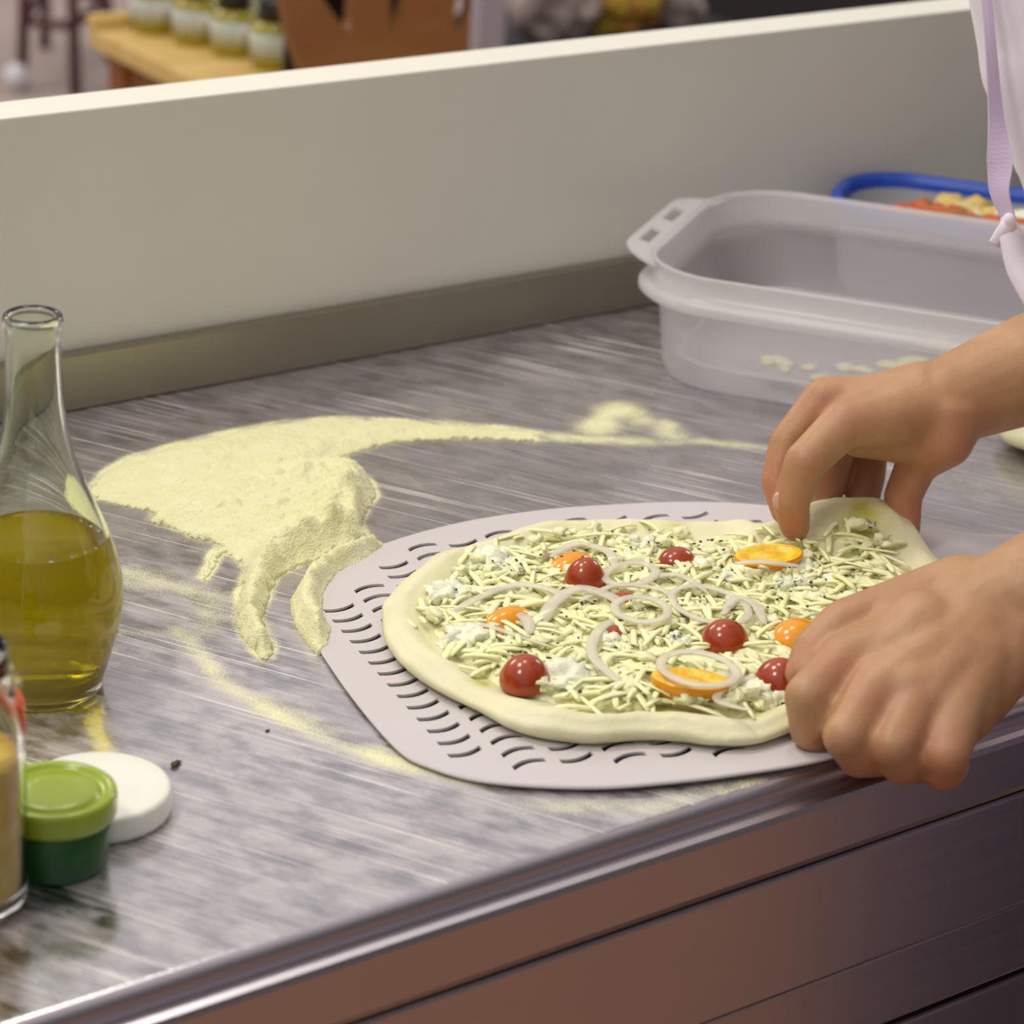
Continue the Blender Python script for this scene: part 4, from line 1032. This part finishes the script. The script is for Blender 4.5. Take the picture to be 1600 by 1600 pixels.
def oil_bottle(x, y, z, label, s=1.0):
    r = empty('oil_bottle', (x, y, z)); tag(r, label, 'bottle', 'oil bottles on the display stand')
    bm = bmesh.new(); lathe(bm, [(0, .0), (.032*s, .0), (.034*s, .005), (.034*s, .058), (.028*s, .066), (0, .067)], 28); gb_ = obj('glass_body', bm, MAT['oilbottle'], r, world=False)
    bm = bmesh.new(); lathe(bm, [(.0342*s, .018), (.0348*s, .018), (.0348*s, .052), (.0342*s, .052)], 28); obj('label', bm, MAT['label'], gb_, world=False)
    bm = bmesh.new(); lathe(bm, [(0, .067), (.024*s, .067), (.024*s, .104), (0, .104)], 20); obj('cap', bm, MAT['cap'], r, world=False)
    return r
names = ['oil bottle nearest the left end of the pine stand', 'second oil bottle from the left end of the pine stand', 'third oil bottle from the left end of the pine stand', 'oil bottle with white label at the right end of the front row']
bx = [(240, 48), (306, 66), (366, 84), (428, 104)]
for (x, y), nm in zip(bx, names):
    q = at_z(x, y, SH); oil_bottle(q.x, q.y, SH, nm)
bx2 = [(265, 8), (335, 30), (400, 52), (462, 74)]
nm2 = ['oil bottle in the back row behind the left end bottle', 'back row oil bottle behind the second bottle', 'back row oil bottle behind the third bottle', 'back row oil bottle beside the brown cut-out board']
for (x, y), nm in zip(bx2, nm2):
    q = at_z(x, y, SH); oil_bottle(q.x, q.y, SH, nm)
# brown board with leaf-shaped openings
q0 = at_z(440, 112, .71); q1 = at_z(728, 82, .71)
du = (q1-q0); du.z = 0; Lb = du.length; du.normalize(); dn = Vector((-du.y, du.x, 0)); dn = dn if dn.dot(F) > 0 else -dn
cu = bpy.data.curves.new('bb', 'CURVE'); cu.dimensions = '2D'; cu.fill_mode = 'BOTH'; cu.extrude = .009
def addc(p):
    s = cu.splines.new('POLY'); s.points.add(len(p)-1); s.use_cyclic_u = True
    for q, c in zip(s.points, p): q.co = (c[0], c[1], 0, 1)
S_ = Lb/298.0
addc([(60*S_, -.45), (36*S_, -.02), (5*S_, .05), (-50*S_, .30), (Lb, .30), (Lb, -.45)])
def leaf(x0, y0, x1, y1, w):
    pts = []; n = 10; d = Vector((x1-x0, y1-y0)); nn = Vector((-d.y, d.x)).normalized()
    for k in range(n+1): t = k/n; pts.append((x0+d.x*t+nn.x*w*math.sin(math.pi*t), y0+d.y*t+nn.y*w*math.sin(math.pi*t)))
    for k in range(n-1, 0, -1): t = k/n; pts.append((x0+d.x*t-nn.x*w*math.sin(math.pi*t), y0+d.y*t-nn.y*w*math.sin(math.pi*t)))
    return pts
addc(leaf(100*S_, .045, 30*S_, .24, .030)); addc(leaf(165*S_, .040, 215*S_, .23, .020)); addc(leaf(275*S_, .03, 290*S_, .10, .012))
o = bpy.data.objects.new('t', cu); col.objects.link(o); me = bpy.data.meshes.new_from_object(o.evaluated_get(bpy.context.evaluated_depsgraph_get())); bpy.data.objects.remove(o)
bb = empty('cut_out_board', (q0.x, q0.y, 0)); tag(bb, 'brown wooden board with leaf-shaped openings behind the white board', 'board')
for v in me.vertices:
    w = du*v.co.x+dn*v.co.z; v.co = Vector((w.x, w.y, .71+v.co.y))
link('panel', me, MAT['brownboard'], bb, smooth=False)
oriented('dark_backing', MAT['dark'], .22*Lb, .98*Lb, .10, .11, .16, 1.0, bb, o=q0, du=du, dn=dn)  # dark sheet added behind so the leaf openings read dark
oriented('foot', MAT['brownboard'], .1*Lb, .9*Lb, -.06, .14, 0.0, .16, bb, o=q0, du=du, dn=dn)
# pale post, clear wrapped goods, dark cabinet
q = at_z(752, 75, .55)
bm = bmesh.new(); box(bm, q.x-.028, q.x+.028, q.y-.028, q.y+.028, 0, 1.5, .006); po_ = obj('post', bm, MAT['post'], smooth=False)
tag(po_, 'pale metal post beside the brown cut-out board', 'post')
tb = empty('side_table', at_z(930, 60, .45)); tb.location.z = 0; tag(tb, 'dark low table far behind the board, holding wrapped goods', 'table')
c = at_z(930, 60, .45)
bm = bmesh.new(); box(bm, c.x-.35, c.x+.35, c.y-.3, c.y+.3, .41, .449, .004); obj('table_top', bm, MAT['dark'], tb, smooth=False)
for sx in (-1, 1):
    for sy in (-1, 1): bm = bmesh.new(); box(bm, c.x+sx*.3-.02, c.x+sx*.3+.02, c.y+sy*.25-.02, c.y+sy*.25+.02, 0, .41); obj('leg', bm, MAT['dark'], tb, smooth=False)
c = at_z(858, 70, .45); bm = bmesh.new(); blob(bm, Vector((c.x, c.y, .542)), .085, .08, .092, 4, .35, 2.4, 4)
tag(obj('wrapped_parcel', bm, MAT['foil']), 'shiny clear wrapped parcel beside the pale post, behind the board', 'parcel')
c = at_z(962, 55, .45); bm = bmesh.new(); blob(bm, Vector((c.x, c.y, .53)), .085, .07, .08, 8, .35, 2.4, 4)
tag(obj('sweet_bag', bm, MAT['wrapprint']), 'yellow and red printed bag next to the clear parcel', 'bag')
c = at_z(1052, 46, .45); bm = bmesh.new(); blob(bm, Vector((c.x, c.y, .515)), .055, .055, .065, 12, .35, 2.4, 4)
tag(obj('wrapped_parcel', bm, MAT['foil']), 'brownish wrapped parcel right of the printed bag', 'parcel')
q = at_z(1230, 30, .2); bm = bmesh.new(); box(bm, q.x-.42, q.x+.5, q.y-.1, q.y+.5, 0, 1.1, .01); tag(obj('dark_cabinet', bm, MAT['dark'], smooth=False), 'dark cabinet far behind the right half of the white board', 'cabinet')
# maroon metal stool
q = at_z(95, 60, .0); st = empty('metal_stool', (q.x, q.y, 0)); tag(st, 'maroon metal stool with crossed rails on the pinkish floor', 'stool')
legs = [at_z(34, 140, .0), at_z(118, 150, 0.0), at_z(172, 95, 0.0), at_z(70, 75, 0.0)]
cen = sum(legs, Vector())/4
tops = [cen+(l-cen)*.7+Vector((0, 0, .62)) for l in legs]
for l, t in zip(legs, tops):
    bm = bmesh.new(); tube(bm, [l+Vector((0, 0, .0)), t], .014, 10); obj('leg', bm, MAT['maroon'], st)
for h in (.16, .25):
    for a in range(4):
        b = (a+1) % 4; bm = bmesh.new(); tube(bm, [legs[a].lerp(tops[a], h/.62), legs[b].lerp(tops[b], h/.62)], .012, 8); obj('rail', bm, MAT['maroon'], st)
bm = bmesh.new(); lathe(bm, [(0, .61), (.15, .61), (.155, .62), (.155, .635), (.14, .645), (0, .645)], 32, (cen.x, cen.y, 0)); obj('seat', bm, MAT['maroon'], st)
c = at_z(26, 128, .02); bm = bmesh.new(); ell(bm, Vector((c.x, c.y, .032)), .03, .03, .032); tag(obj('caster_blob', bm, MAT['print_white']), 'small white round caster at the foot of the maroon stool', 'ball')  # white blob standing in for the bright caster at the stool leg
